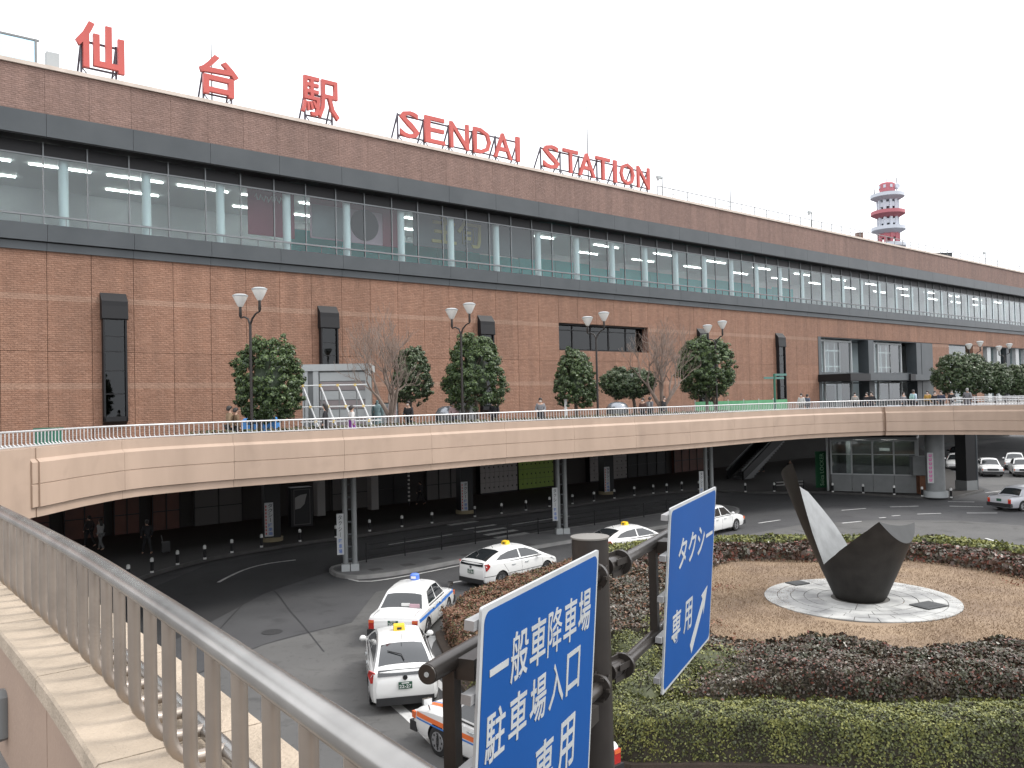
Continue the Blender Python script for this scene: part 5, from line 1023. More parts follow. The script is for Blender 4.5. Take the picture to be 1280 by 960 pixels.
# ================================================================== CARS (built nose toward +x)
def interp_st(st, k=3):
    out = []
    for i in range(len(st) - 1):
        p0, p1, p2, p3 = [np.array(st[max(0, min(len(st) - 1, i + d))]) for d in (-1, 0, 1, 2)]
        for j in range(k):
            t = j / k; q = .5 * (2 * p1 + (p2 - p0) * t + (2 * p0 - 5 * p1 + 4 * p2 - p3) * t * t + (3 * p1 - p0 - 3 * p2 + p3) * t ** 3); q[0] = p1[0] + (p2[0] - p1[0]) * t; out.append(q)
    out.append(np.array(st[-1])); return out
SEDAN = dict(L=4.7, st=[(-2.34, .74, .34, .74, .77), (-2.29, .81, .26, .86, .89), (-2.1, .84, .21, .90, .935), (-1.5, .848, .2, .92, .955), (-1.0, .848, .2, .925, .955), (0, .85, .2, .92, .95), (.95, .85, .2, .90, .955), (1.5, .848, .2, .87, .93), (2.05, .835, .21, .80, .87), (2.28, .80, .26, .72, .78), (2.34, .74, .34, .62, .66)],
    cab=[(-1.52, .95, 0), (-1.0, 1.40, 0), (-.72, 1.478, 1), (-.2, 1.515, 1), (.25, 1.50, 1), (.48, 1.45, 1), (1.12, .95, 0)], wb=.79, zb=.93, tum=.33, wheels=(-1.32, 1.36), R=.315,
    side=[[(-.98, .985), (-.74, 1.34), (-.16, 1.41), (-.14, .985)], [(-.06, .985), (-.08, 1.41), (.42, 1.385), (.90, .985)]], rear=((-1.46, 1.0), (-1.06, 1.36)), front=((.54, 1.41), (1.06, .995)))
HATCH = dict(L=4.5, st=[(-2.24, .70, .36, .80, .83), (-2.18, .775, .24, .98, 1.02), (-1.95, .83, .2, 1.0, 1.06), (-1.4, .868, .2, .99, 1.03), (-.6, .872, .2, .96, 1.0), (.3, .872, .2, .93, .98), (1.2, .868, .2, .89, .97), (1.7, .845, .2, .80, .885), (2.05, .78, .22, .70, .77), (2.22, .66, .30, .58, .62)],
    cab=[(-2.16, 1.02, 0), (-2.06, 1.12, 1), (-1.55, 1.31, 1), (-.95, 1.435, 1), (-.35, 1.488, 1), (.15, 1.475, 1), (.45, 1.42, 1), (1.05, 1.17, 0), (1.55, .95, 0)], wb=.80, zb=.95, tum=.46, wheels=(-1.33, 1.37), R=.315,
    side=[[(-1.55, 1.08), (-1.2, 1.24), (-.75, 1.325), (-.2, 1.36), (-.2, 1.02)], [(-.12, 1.015), (-.12, 1.36), (.3, 1.335), (.78, 1.16), (1.05, 1.0)]], rear=((-2.02, 1.15), (-1.15, 1.40)), front=((.52, 1.395), (1.48, .985)))
def car(label, spec, loc, heading, paint, group=None, lamp=None, stripes=(), plate=None, wheelpaint=None, fender=False, cat='taxi', detail=True):
    D = spec; root = thing('white_taxi' if cat == 'taxi' else 'parked_car', label, cat, loc, heading, group); L2 = D['L'] / 2
    st = interp_st(D['st'], 4); b = MB(); rings = []
    for x, hw, z0, zb, zt in st:
        half = [(hw * .80, z0), (hw * .955, z0 + .05), (hw * .99, z0 + .16), (hw, z0 + (zb - z0) * .48), (hw * .99, z0 + (zb - z0) * .70), (hw * .965, zb - .03), (hw * .93, zb), (hw * .78, zb + (zt - zb) * .55), (hw * .4, zt - .005)]
        rings.append([(x, y, z) for y, z in half] + [(x, 0, zt)] + [(x, -y, z) for y, z in reversed(half)])
    b.loft(rings)
    me = b.mesh('body', [paint, m_trim], 32, fix=True)
    if detail:
        tmp = bpy.data.objects.new('t', me); COL.objects.link(tmp); c = MB(); R = D['R'] + .055
        for x in D['wheels']:
            for s in (-1, 1): c.tube([(x, s * .60, .31), (x, s * 1.1, .31)], R, 28, 1)
        c.m = [1] * len(c.f); cm = c.mesh('c', [paint, m_trim], fix=True); ct = bpy.data.objects.new('c', cm); COL.objects.link(ct)
        md = tmp.modifiers.new('b', 'BOOLEAN'); md.object = ct; md.operation = 'DIFFERENCE'; md.solver = 'EXACT'
        me = bpy.data.meshes.new_from_object(tmp.evaluated_get(bpy.context.evaluated_depsgraph_get())); me.name = 'body'; bpy.data.objects.remove(tmp); bpy.data.objects.remove(ct)
        me.polygons.foreach_set('use_smooth', [True] * len(me.polygons)); me.set_sharp_from_angle(angle=radians(32))
    link('body', me, root)
    wy = lambda z: D['wb'] - (z - D['zb']) * D['tum']
    cab = D['cab']; cs = interp_st([(x, z, f) for x, z, f in cab], 3); b = MB(); rings = []
    for x, z, f in cs:
        w = wy(z); rings.append([(x, w * q, z - .06 * abs(q) ** 3 + .0) for q in (-1, -.9, -.6, -.3, 0, .3, .6, .9, 1)])
    b.loft(rings, cap=False, closed=False)
    for s in (-1, 1):
        top = [(x, s * wy(z), z - .06) for x, z, f in cs]; bot = [(x, s * (D['wb'] + .02), D['zb'] - .06) for x, z, f in cs]
        b.loft([top, bot] if s > 0 else [bot, top], cap=False, closed=False)
    b.obj('roof', paint, root, smooth=35, fix=True)
    for s in (-1, 1):
        for poly in D['side']:
            P = [(x, s * (wy(z + .06) + .004), z) for x, z in poly]; b = MB(); b.plate(P, (0, s, .3), .012); b.obj('side_window', m_carglass, root, fix=True)
        b = MB(); poly = [D['side'][0][0]] + D['side'][0][1:]; xs = [p[0] for q in D['side'] for p in q]; b.bx(min(xs), max(xs), s * (D['wb'] + .012) - .01, s * (D['wb'] + .012) + .01, D['zb'] + .005, D['zb'] + .03); b.obj('window_trim', m_trim, root)
        for x in (D['side'][0][-1][0] - .55, D['side'][1][0][0] + .15): b = MB(); b.bx(x, x + .2, s * .862 - .02, s * .862 + .02, .80, .835); b.obj('door_handle', m_ltgrey if detail else m_trim, root)
    def win(e, nm):
        (xa, za), (xb, zb_) = e; nx = -(zb_ - za) if nm == 'rear_window' else (za - zb_); nz = abs(xb - xa); b = MB(); ring0, ring1 = [], []; n_ = Vector((nx, 0, nz)).normalized()
        rows = []
        for k in range(5):
            t = k / 4; x = xa + (xb - xa) * t; bulge = .03 * sin(pi * t); z = za + (zb_ - za) * t; w = wy(z) - .075
            zz = np.interp(x, [c[0] for c in cs], [c[1] for c in cs])
            rows.append([(x + n_.x * .012, w * q, zz - .06 * abs(q * .92) ** 3 + n_.z * .012) for q in (-1, -.6, -.2, .2, .6, 1)])
        b.loft(rows, cap=False, closed=False); b.obj(nm, m_carglass, root, smooth=60)
    win(D['rear'], 'rear_window'); win(D['front'], 'windscreen')
    for x in D['wheels']:
        for s in (-1, 1):
            R = D['R']; b = MB(); b.tube([(0, -.10, 0), (0, -.085, 0), (0, .085, 0), (0, .10, 0)], [R - .04, R, R, R - .04], 24); w_ = b.obj('wheel', m_tyre, root, smooth=40, loc=(x, s * .745, R - .005))
            b = MB(); b.tube([(0, s * .085, 0), (0, s * .107, 0), (0, s * .092, 0), (0, s * .10, 0)], [R * .66, R * .64, R * .40, .05], 20); b.obj('rim', wheelpaint or m_rim, w_, smooth=40)
            if detail:
                b = MB()
                for k in range(8): a = k * pi / 4; b.box((R * .50 * cos(a), s * .100, R * .50 * sin(a)), (.05, .012, .05))
                b.obj('rim_holes', m_trim, w_)
    sed = D is SEDAN
    if detail:
        def seam(xs_, zs_):
            for s in (-1, 1):
                P = []
                for x, z in zip(xs_, zs_):
                    hw, a, zb = [np.interp(x, [q[0] for q in st], [q[i] for q in st]) for i in (1, 2, 3)]; P.append((x, s * (hw * np.interp((z - a) / (zb - a), [0, .16 / (zb - a), .48, .70, 1 - .03 / (zb - a), 1], [.955, .99, 1, .99, .965, .93]) + .0), z))
                b = MB(); b.tube(P, .007, 4, cap=False); b.obj('door_seam', m_trim, root)
        zz_ = (.26, .45, .65, .8, .9)
        for x in (D['side'][0][-1][0] + .04, D['side'][1][-1][0] + .06): seam([x] * 5, zz_)
        seam([D['wheels'][0] + .42, D['wheels'][0] + .40, D['wheels'][0] + .36, D['wheels'][0] + .22, D['wheels'][0] + .14], (.30, .45, .60, .78, .9))
        seam(np.linspace(D['wheels'][0] + .45, D['wheels'][1] - .45, 6), [.27] * 6)
        xr = -1.62 if sed else None
        if sed:
            for s in (-1, 1): b = MB(); b.tube([(x, s * .66, np.interp(x, [q[0] for q in st], [q[4] for q in st]) - .012) for x in np.linspace(-2.27, -1.58, 6)], .008, 4); b.obj('boot_seam', m_trim, root)
            b = MB(); b.tube([(-2.285, y, .80) for y in (-.5, 0, .5)], .008, 4); b.obj('boot_seam', m_trim, root)
    if sed:
        for s in (-1, 1):
            b = MB(); b.box((-2.315, s * .70, .66), (.07, .17, .27)); b.obj('tail_light', m_tail, root); b = MB(); b.box((-2.325, s * .70, .75), (.07, .165, .07)); b.obj('indicator', m_amber, root)
            b = MB(); b.box((2.30, s * .60, .63), (.08, .30, .15)); b.obj('headlight', m_head, root); b = MB(); b.box((2.27, s * .79, .64), (.12, .06, .14)); b.obj('indicator', m_amber, root)
        b = MB(); b.bx(-2.40, -2.2, -.82, .82, .30, .52); b.obj('rear_bumper', m_trim, root); b = MB(); b.bx(2.18, 2.42, -.82, .82, .28, .50); b.obj('front_bumper', m_trim, root)
        b = MB(); b.box((2.335, 0, .64), (.05, .86, .17)); b.obj('grille', m_trim, root)
        b = MB(); b.bx(-2.31, -2.28, -.30, .30, .80, .84); b.obj('boot_handle', m_chrome, root)
    else:
        for s in (-1, 1):
            b = MB(); P = [(-2.21, s * .60, .78), (-2.12, s * .80, .74), (-1.98, s * .865, .92), (-2.06, s * .84, 1.04), (-2.16, s * .70, .99)]; b.plate(P, (-.6, s * .8, 0), .035); b.obj('tail_light', m_tail, root, fix=True)
            b = MB(); P = [(2.12, s * .62, .60), (1.9, s * .80, .62), (1.62, s * .84, .76), (1.75, s * .78, .79), (2.02, s * .6, .70)]; b.plate(P, (.4, s * .5, .6), .03); b.obj('headlight', m_head, root, fix=True)
        b = MB(); b.plate([(-2.215, -.66, .90), (-2.215, .66, .90), (-2.135, .64, 1.035), (-2.135, -.64, 1.035)], (-1, 0, .5), .02); b.obj('tail_glass', m_carglass, root, fix=True)
        b = MB(); b.bx(-2.27, -2.05, -.70, .70, .22, .40); b.obj('rear_bumper', m_trim, root); b = MB(); b.bx(2.05, 2.24, -.55, .55, .30, .40); b.obj('grille', m_trim, root)
        b = MB(); b.tube([(-2.245, 0, .86), (-2.27, 0, .86)], .06, 12); b.obj('badge', m_chrome, root)
        b = MB(); b.tube([(-1.95, 0, 1.20), (-1.75, .05, 1.28), (-1.55, .38, 1.33)], .014, 5); b.obj('wiper', m_trim, root)
    xp = -2.335 if sed else -2.275; zp = .70 if sed else .68
    b = MB(); b.bx(xp - .012, xp, -.165, .165, zp - .085, zp + .085); pl_ = b.obj('number_plate', m_plate, root)
    if plate:
        me = texto(plate, .29, .08, .003, m_white, .012); me.transform(Matrix.Rotation(-pi / 2, 4, 'Z') @ FACE); link('plate_number', me, pl_, (xp - .014, 0, zp - .02)); b = MB(); b.bx(xp - .015, xp - .012, -.09, .09, zp + .045, zp + .07); b.obj('plate_heading', m_white, pl_)
    for s in (-1, 1):
        if fender: b = MB(); b.tube([(1.72, s * .76, .86), (1.74, s * .80, 1.02)], .014, 6); b.box((1.74, s * .82, 1.06), (.08, .19, .13), -s * .2); b.obj('fender_mirror', m_chrome, root)
        else: b = MB(); b.lathe((.86, s * .93, .96), [(.03, -.0), (.095, .05), (.1, .1), (.05, .15)], 10); b.bx(.82, .9, min(s * .80, s * .93), max(s * .80, s * .93), .98, 1.01); b.obj('mirror', paint, root, smooth=50)
    if lamp == 'yellow':
        zr = max(z for x, z, f in cs); b = MB(); b.loft([[(-.36, -.15, zr - .01), (-.14, -.15, zr - .01), (-.14, .15, zr - .01), (-.36, .15, zr - .01)], [(-.33, -.14, zr + .13), (-.17, -.14, zr + .15), (-.17, .14, zr + .15), (-.33, .14, zr + .13)]]); o = b.obj('roof_lamp', m_yel, root); b = MB(); b.bx(-.375, -.365, -.06, .06, zr + .03, zr + .09); b.obj('lamp_mark', m_trim, o); b = MB(); b.tube([(-1.0, 0, 1.42), (-1.12, 0, 1.60)], .008, 5); b.obj('aerial', m_trim, root)
    if lamp == 'blue':
        b = MB(); b.lathe((.1, 0, 1.51), [(.17, 0), (.17, .03), (.02, .03)], 14); b.obj('lamp_base', m_white, root); b = MB(); b.lathe((.1, 0, 1.54), [(.145, 0), (.16, .05), (.155, .17), (.11, .21), (.02, .22)], 14); o = b.obj('roof_lamp', m_blu, root, smooth=40); b = MB(); b.bx(-.066, -.055, -.08, .08, 1.60, 1.68); b.obj('lamp_mark', m_white, o)
    for nm, mt, z0, z1 in stripes:
        for s in (-1, 1):
            b = MB(); rows = []
            for x, hw, a, zb, zt in st:
                if abs(x) > 2.22: continue
                def yy(z): q = (z - a) / (zb - a); return hw * np.interp(q, [0, .16 / (zb - a), .48, .70, 1 - .03 / (zb - a), 1], [.955, .99, 1, .99, .965, .93]) + .006
                rows.append([(x, s * yy(z0), z0), (x, s * yy((z0 + z1) / 2), (z0 + z1) / 2), (x, s * yy(z1), z1)])
            b.loft(rows, cap=False, closed=False); b.obj(nm, mt, root)
    return root
hd = lambda x, y: atan2(y, x)
GT = 'taxis round the roundabout'
c1 = car('white sedan taxi with a blue side stripe and a blue roof lamp, seen from behind', SEDAN, (-3.45, 28.4, 0), hd(.17, .985), m_cwhite, GT, 'blue', [('blue_stripe', m_stripe_b, .70, .80)], '20-81', fender=True)
b = MB(); b.bx(-1.48, -1.44, -.60, -.28, .985, 1.10); b.obj('window_sticker', m_pinkw, c1); b = MB(); b.bx(-1.44, -1.40, -.27, .0, .99, 1.11); b.obj('window_sticker', m_white, c1)
car('white hatchback taxi with a yellow roof lamp, nearest to the railing', HATCH, (-3.2, 22.7, 0), hd(-.20, .98), m_cwhite, GT, 'yellow', [], '22-27')
car('white hatchback taxi with a yellow roof lamp, beyond the rust brown hedge', HATCH, (-.25, 35.6, 0), hd(.70, .715), m_cwhite, GT, 'yellow', [('door_letters', m_trim, .50, .52)], '20-81')
car('white hatchback taxi with a yellow roof lamp, half hidden behind the sign pole', HATCH, (5.4, 40.2, 0), hd(.78, .62), m_cwhite, GT, 'yellow')
c5 = car('white sedan taxi with orange and blue stripes, half hidden behind the parking sign', SEDAN, (-.22, 17.5, 0), hd(-.66, .75), m_cwhite, GT, None, [('orange_stripe', m_stripe_o, .64, .74), ('blue_stripe', m_stripe_b, .585, .62)], fender=True)
for y0, y1, mt, nm in ((.42, .54, m_stripe_o, 'bonnet_stripe_orange'), (.37, .395, m_stripe_b, 'bonnet_stripe_blue')):
    b = MB(); rows = []
    for x, hw, a, zb, zt in interp_st(SEDAN['st'], 4):
        if 1.2 < x < 2.2:
            zz = lambda y: np.interp(y, [0, hw * .4, hw * .78, hw * .93], [zt, zt - .005, zb + (zt - zb) * .55, zb]) + .006
            rows.append([(x, y0, zz(y0)), (x, y1, zz(y1))])
    b.loft(rows, cap=False, closed=False); b.obj(nm, mt, c5)
car('white sedan taxi with its nose showing right of the taxi sign', SEDAN, (10.75, 46.5, 0), hd(.70, .71), m_cwhite, GT)
car('silver sedan taxi driving away at the right edge of the view', SEDAN, (32.1, 52.9, 0), hd(.93, .36), m_csilver, GT, fender=True)
GP = 'white cars parked beyond the deck'
car('white sedan parked beyond the square dark column, facing the viewer', SEDAN, (42.0, 74.5, 0), hd(-.36, -.93), m_cwhite, GP, None, cat='car', fender=True)
car('white sedan with a dark bumper parked beside it, nearest the right edge', SEDAN, (44.4, 73.6, 0), hd(-.42, -.9), m_cwhite, GP, None, cat='car', fender=True)
car('white hatchback in the second parked row behind the square column', HATCH, (42.6, 81, 0), hd(-.5, -.86), m_cwhite, GP, None, cat='car', detail=False)
car('white sedan in the second parked row at the right edge', SEDAN, (47.6, 80, 0), hd(-.5, -.86), m_cwhite, GP, None, cat='car', detail=False)
car('black car in the shade at the back of the parked row', HATCH, (48.6, 92, 0), hd(-.5, -.86), m_black, GP, None, cat='car', detail=False)
car('silver car in the shade between the round and square columns', SEDAN, (40.0, 90, 0), hd(-.3, -.95), m_csilver, GP, None, cat='car', detail=False)

# ================================================================== PEOPLE
def skinmesh(verts, edges, radii, sub=1, name='body'):
    me = bpy.data.meshes.new(name); me.from_pydata(verts, edges, []); o = bpy.data.objects.new('t', me); COL.objects.link(o)
    o.modifiers.new('s', 'SKIN'); sl = me.skin_vertices[0].data
    for i, r in enumerate(radii): sl[i].radius = r if isinstance(r, tuple) else (r, r)
    sl[0].use_root = True; o.modifiers.new('u', 'SUBSURF').levels = sub
    r = bpy.data.meshes.new_from_object(o.evaluated_get(bpy.context.evaluated_depsgraph_get())); r.name = name; bpy.data.objects.remove(o)
    r.polygons.foreach_set('use_smooth', [True] * len(r.polygons)); return r
def pose_mesh(p):
    s1 = p.get('stride', 0); aL, aR = p.get('arms', ((.03, .0), (.03, .0)))
    V = [(0, 0, .95), (0, 0, 1.12), (0, .01, 1.33), (0, .01, 1.45), (0, .02, 1.52), (0, .035, 1.60), (0, .01, 1.69)]; E = [(i, i + 1) for i in range(6)]; R = [(.15, .11), (.135, .10), (.165, .105), .055, .06, (.078, .098), (.06, .075)]
    leg, arm = [], []
    for s, d in ((-1, s1), (1, -s1)):
        k = len(V); V += [(s * .09, 0, .90), (s * .10, d * .5 + .02, .50), (s * .10, d * .95 - .02 - .06 * (d < 0), .09 + .05 * (d < -.05)), (s * .105, d * .95 + .12, .04)]; E += [(0, k), (k, k + 1), (k + 1, k + 2), (k + 2, k + 3)]; R += [.085, .058, .042, (.038, .03)]; leg.append(k)
    for s, (el, ha) in ((-1, aL), (1, aR)):
        k = len(V); V += [(s * .17, .0, 1.40), (s * .235, -.02 + el, 1.14), (s * (.22 if ha < .2 else .14), .06 + el + ha * .8, .90 + ha * .75), (s * (.22 if ha < .2 else .10), .08 + el + ha, .82 + ha * 1.0)]; E += [(2, k), (k, k + 1), (k + 1, k + 2), (k + 2, k + 3)]; R += [.062, .045, .034, (.036, .022)]; arm.append(k)
    body = skinmesh(V, E, R, 1, 'body')
    gr_ = .02; cl = [0, 1, 2] ; idx = [0, 1, 2] + [a + j for a in arm for j in range(3)]; mp = {q: i for i, q in enumerate(idx)}
    cv = [V[q] for q in idx]; cv[0] = (0, 0, .86); rr = [(.185, .15), (.165, .13), (.185, .125)] + [.082, .066, .05] * 2
    jac = skinmesh(cv, [(0, 1), (1, 2)] + [(2, mp[a]) for a in arm] + [(mp[a + j], mp[a + j + 1]) for a in arm for j in range(2)], rr, 1, 'jacket')
    idx = [0] + [l + j for l in leg for j in range(3)]; mp = {q: i for i, q in enumerate(idx)}
    tro = skinmesh([V[q] for q in idx], [(0, mp[l]) for l in leg] + [(mp[l + j], mp[l + j + 1]) for l in leg for j in range(2)], [(.165, .12)] + [.098, .074, .06] * 2, 1, 'trousers')
    sk = MB(); rings = []
    for z, r, q in ((1.12, .15, 0), (.9, .20, .0), (.6, .23, .02), (.28, .27, .03)): rings.append([(r * cos(a), r * .78 * sin(a) + q, z) for a in np.linspace(0, 2 * pi, 14, endpoint=False)])
    sk.loft(rings); skm = sk.mesh('skirt', [m_white], 60)
    return body, jac, tro, skm
POSES = {'stand': pose_mesh({}), 'walk': pose_mesh({'stride': .26, 'arms': ((.10, .02), (-.10, .03))}), 'walk2': pose_mesh({'stride': -.24, 'arms': ((-.08, .02), (.09, .08))}), 'phone': pose_mesh({'arms': ((.05, .0), (.05, .30))}), 'hold': pose_mesh({'arms': ((.06, .26), (.06, .26))})}
hb = MB(); rings = []
for z, rx, ry, q in ((1.54, .07, .06, -.05), (1.60, .092, .10, -.025), (1.66, .092, .115, -.0), (1.715, .075, .095, .005), (1.745, .03, .04, .005)): rings.append([(rx * cos(a), ry * sin(a) + q, z) for a in np.linspace(0, 2 * pi, 14, endpoint=False)])
hb.loft(rings); m_hairk = mat('hair_black', (.018, .014, .012), .5); HAIR = hb.mesh('hair', [m_hairk], 60)
hb = MB(); rings = []
for z, rx, ry, q in ((1.36, .10, .05, -.07), (1.48, .10, .07, -.05), (1.60, .097, .105, -.025), (1.67, .094, .115, 0), (1.72, .075, .095, .005), (1.748, .03, .04, .005)): rings.append([(rx * cos(a), ry * sin(a) + q, z) for a in np.linspace(0, 2 * pi, 14, endpoint=False)])
hb.loft(rings); HAIRL = hb.mesh('hair', [m_hairk], 60)
mk = MB(); mk.loft([[(.065 * cos(a), .118 + .02 * sin(a) * 0 - .035 * abs(cos(a)), z) for a in np.linspace(.15, pi - .15, 7)] for z in (1.545, 1.575, 1.60)], cap=False, closed=False); MASK = mk.mesh('face_mask', [m_white], 60)
fm = MB(); fm.box((-.03, .125, 1.625), (.022, .012, .010)); fm.box((.03, .125, 1.625), (.022, .012, .010)); EYES = fm.mesh('eyes', [m_hairk]); fm = MB(); fm.loft([[(-.012, .118, 1.615), (.012, .118, 1.615), (0, .13, 1.615)], [(-.018, .118, 1.58), (.018, .118, 1.58), (0, .152, 1.582)]]); m_skin = mat('skin', (.46, .29, .21), .5); NOSE = fm.mesh('nose', [m_skin])
sh = MB(); sh.loft([[(-.045, -.09, 0), (.045, -.09, 0), (.05, .12, 0), (0, .17, 0), (-.05, .12, 0)], [(-.04, -.08, .08), (.04, -.08, .08), (.04, .05, .08), (0, .14, .05), (-.04, .05, .08)]]); SHOE = sh.mesh('shoe', [m_black])
CLM = {}
def cloth(c):
    c = tuple(c)
    if c not in CLM: CLM[c] = mat('cloth', c, .85, tuple(q * .75 for q in c), 9)
    return CLM[c]
def person(label, loc, face, top, bottom, pose='stand', h=1.68, skirt=False, hair='short', mask=True, bag=None, group=None, hairc=None):
    r = thing('person', label, 'person', loc, face - pi / 2, group or 'people walking and standing around the station'); k = h / 1.74; r.scale = (k, k, k)
    B, J, T, S = POSES[pose]
    def put(me, nm, mt):
        o = link(nm, me, r)
        if not me.materials: me.materials.append(m_skin)
        o.material_slots[0].link = 'OBJECT'; o.material_slots[0].material = mt; return o
    put(B, 'body', m_skin); put(J, 'jacket', cloth(top)); put(S if skirt else T, 'skirt' if skirt else 'trousers', cloth(bottom)); put(HAIRL if hair == 'long' else HAIR, 'hair', cloth(hairc) if hairc else m_hairk)
    put(EYES, 'eyes', m_hairk); put(NOSE, 'nose', m_skin)
    if mask: put(MASK, 'face_mask', m_white)
    if bag:
        b = MB(); b.loft([[(-.14, -.28, 1.02), (.14, -.28, 1.02), (.14, -.13, 1.02), (-.14, -.13, 1.02)], [(-.15, -.30, 1.2), (.15, -.30, 1.2), (.15, -.13, 1.2), (-.15, -.13, 1.2)], [(-.11, -.24, 1.42), (.11, -.24, 1.42), (.11, -.13, 1.42), (-.11, -.13, 1.42)]]); b.obj('backpack', cloth(bag), r)
    return r
dk = (.022, .022, .025); fa = FROT
def onrail(x, back=1.2):     # a spot on the deck behind the far railing along a bearing
    best = min(range(near_idx(RAIL, -13, 22), len(RAIL)), key=lambda i: abs(RAIL[i].x / RAIL[i].y - (x - 640) / FPX) + (0 if RAIL[i].y > 20 else 9)); q = RAIL[best] - RN[best] * back; q = q * 1.0
    Z = q.y; p = at(x, Z, DECK); return p
PEO = [('person in a tan coat, left of a pair by blue tarpaulins', 286, 2.6, (.22, .15, .09), (.03, .03, .03), 'walk', fa, 0, 'short', None, 1.66), ('person in a brown coat, right of a pair by blue tarpaulins', 294, 2.4, (.16, .105, .06), (.05, .045, .04), 'stand', fa, 0, 'short', None, 1.58),
 ('person in a long black coat with a hood in front of the scaffold', 406, .75, dk, dk, 'stand', fa + 2.6, 1, 'long', None, 1.66), ('person in a white top and purple skirt carrying a pale bag', 438.5, .75, (.55, .54, .52), (.20, .045, .27), 'walk', fa, 1, 'short', None, 1.56),
 ('person in black standing under the small tree, raising a phone', 510, 5.5, dk, dk, 'phone', -2.0, 0, 'short', None, 1.70), ('person in a pale pink top left of the white notice box', 567, 6.0, (.52, .36, .36), (.1, .1, .12), 'hold', -1.6, 0, 'short', None, 1.64), ('person in white behind the big round tree, right of the notice box', 591, 7, (.6, .58, .57), (.08, .08, .09), 'stand', -1.4, 0, 'short', None, 1.64), ('person in black behind the big round tree, near the bench', 617, 6.5, dk, dk, 'stand', -1.7, 0, 'short', (.03, .03, .035), 1.72),
 ('person in a grey check shirt and dark apron looking down at the railing', 675, 1.3, (.20, .20, .21), dk, 'hold', -1.7, 1, 'short', None, 1.72), ('person in a dark coat with a red scarf left of the bare tree trunk', 803, 3.2, (.09, .05, .04), dk, 'stand', -2.2, 0, 'short', None, 1.6), ('person in a grey coat beside the bare tree trunk', 812, 3.0, (.11, .11, .12), (.06, .06, .06), 'walk', fa, 0, 'short', (.2, .2, .2), 1.66), ('person in black just right of the bare tree trunk', 829, 5, dk, dk, 'stand', -.6, 0, 'short', None, 1.68),
 ('person in a white shirt left of a companion right of the signpost', 1001, 4, (.5, .5, .48), (.2, .19, .17), 'stand', -2.2, 0, 'short', None, 1.66), ('person in dark blue right of the companion in white', 1008.5, 4.2, (.07, .09, .13), (.03, .03, .04), 'walk', fa, 0, 'short', None, 1.6), ('person in grey standing before the left entrance window', 1068, 5, (.30, .29, .27), dk, 'stand', -1.9, 0, 'short', None, 1.64), ('person in black with white mask before the first doorway', 1083, 2.5, dk, dk, 'stand', -2.4, 0, 'short', dk, 1.64), ('person in black with a backpack before the first doorway, right of another in black', 1089, 2.2, dk, (.05, .05, .06), 'walk2', fa + pi, 0, 'short', (.04, .04, .045), 1.66),
 ('person in a grey hood left of the person in pale blue', 1128.5, 2, (.2, .2, .21), dk, 'stand', -1.3, 1, 'short', None, 1.6), ('person in a pale blue jacket before the second doorway', 1141, 2.2, (.40, .50, .58), (.05, .05, .06), 'walk', fa, 0, 'short', (.25, .4, .38), 1.74), ('person in a mustard yellow jacket right of the entrance', 1159, 4, (.40, .24, .05), dk, 'stand', -2.4, 0, 'short', None, 1.66), ('person in black with white mask, right of the yellow jacket', 1168, 3, dk, dk, 'stand', -1.9, 0, 'short', None, 1.62), ('person in navy, third right of the yellow jacket', 1176, 2.4, (.03, .04, .07), (.03, .03, .03), 'walk2', fa + pi, 0, 'short', (.03, .03, .03), 1.62), ('person in black beyond the group under the first right tree', 1189, 8, dk, dk, 'stand', -2.0, 0, 'short', None, 1.66), ('person in a long grey coat with grey hair walking at the right', 1208.5, 1.2, (.13, .13, .14), (.10, .10, .11), 'walk', fa + .3, 1, 'short', None, 1.76)]
for (lab, x, bk, tp, bt, ps, fc, skt, hr, bg_, h) in PEO:
    person(lab, onrail(x, bk), fc, tp, bt, ps, h, bool(skt), hr, True, bg_, None, (.25, .25, .25) if 'grey hair' in lab else None)
q = onrail(433, .75) ; b = MB(); b.loft([[(-.16, -.05, .02), (.16, -.05, .02), (.16, .05, .02), (-.16, .05, .02)], [(-.13, -.04, .42), (.13, -.04, .42), (.13, .04, .42), (-.13, .04, .42)]]); b.tube([(-.1, 0, .4), (-.05, 0, .6), (.05, 0, .6), (.1, 0, .4)], .012, 5); tag(b.obj('shopping_bag', cloth((.5, .48, .44)), loc=q + Vector((.02, 0, .35))), 'pale shopping bag held by the person in the purple skirt', 'bag')
p = G(184, 693, .15); person('person in black pulling a suitcase under the deck on the left', p, 2.4, dk, dk, 'walk', 1.74, mask=False)
p = G(207, 691, .15); r = thing('suitcase', 'black wheeled suitcase pulled by the person in black', 'suitcase', p, .6); b = MB(); b.box((0, 0, .32), (.4, .25, .5)); b.obj('shell', m_trim, r); b = MB(); b.tube([(-.12, 0, .55), (-.2, -.05, .9), (-.2, .05, .9), (-.12, 0, .55)], .012, 5); b.obj('handle', m_grey, r)
for sx in (-.15, .15): b = MB(); b.tube([(sx, -.06, .04), (sx, .06, .04)], .04, 8); b.obj('wheel', m_tyre, r)
p = G(126, 688, .15); person('person in a white top walking under the deck on the far left', p, 2.8, (.34, .34, .33), (.2, .2, .2), 'walk2', 1.64, mask=False, hair='long')
p = G(112, 684, .15); person('person in dark clothes walking beside the person in white under the deck', p, 2.8, (.04, .035, .035), dk, 'walk', 1.7, mask=False)
p = G(526, 631, .15); person('person in black walking under the deck beside the striped pole', p, 2.7, (.03, .03, .033), dk, 'walk', 1.72, mask=False)
p = G(952, 590, .15); person('person in black walking before the dim escalator', p, 2.7, dk, dk, 'walk2', 1.7, mask=False)
p = G(988, 599, .15); person('person in black standing right of the dim escalator', p, -1.7, dk, dk, 'stand', 1.72, mask=False)
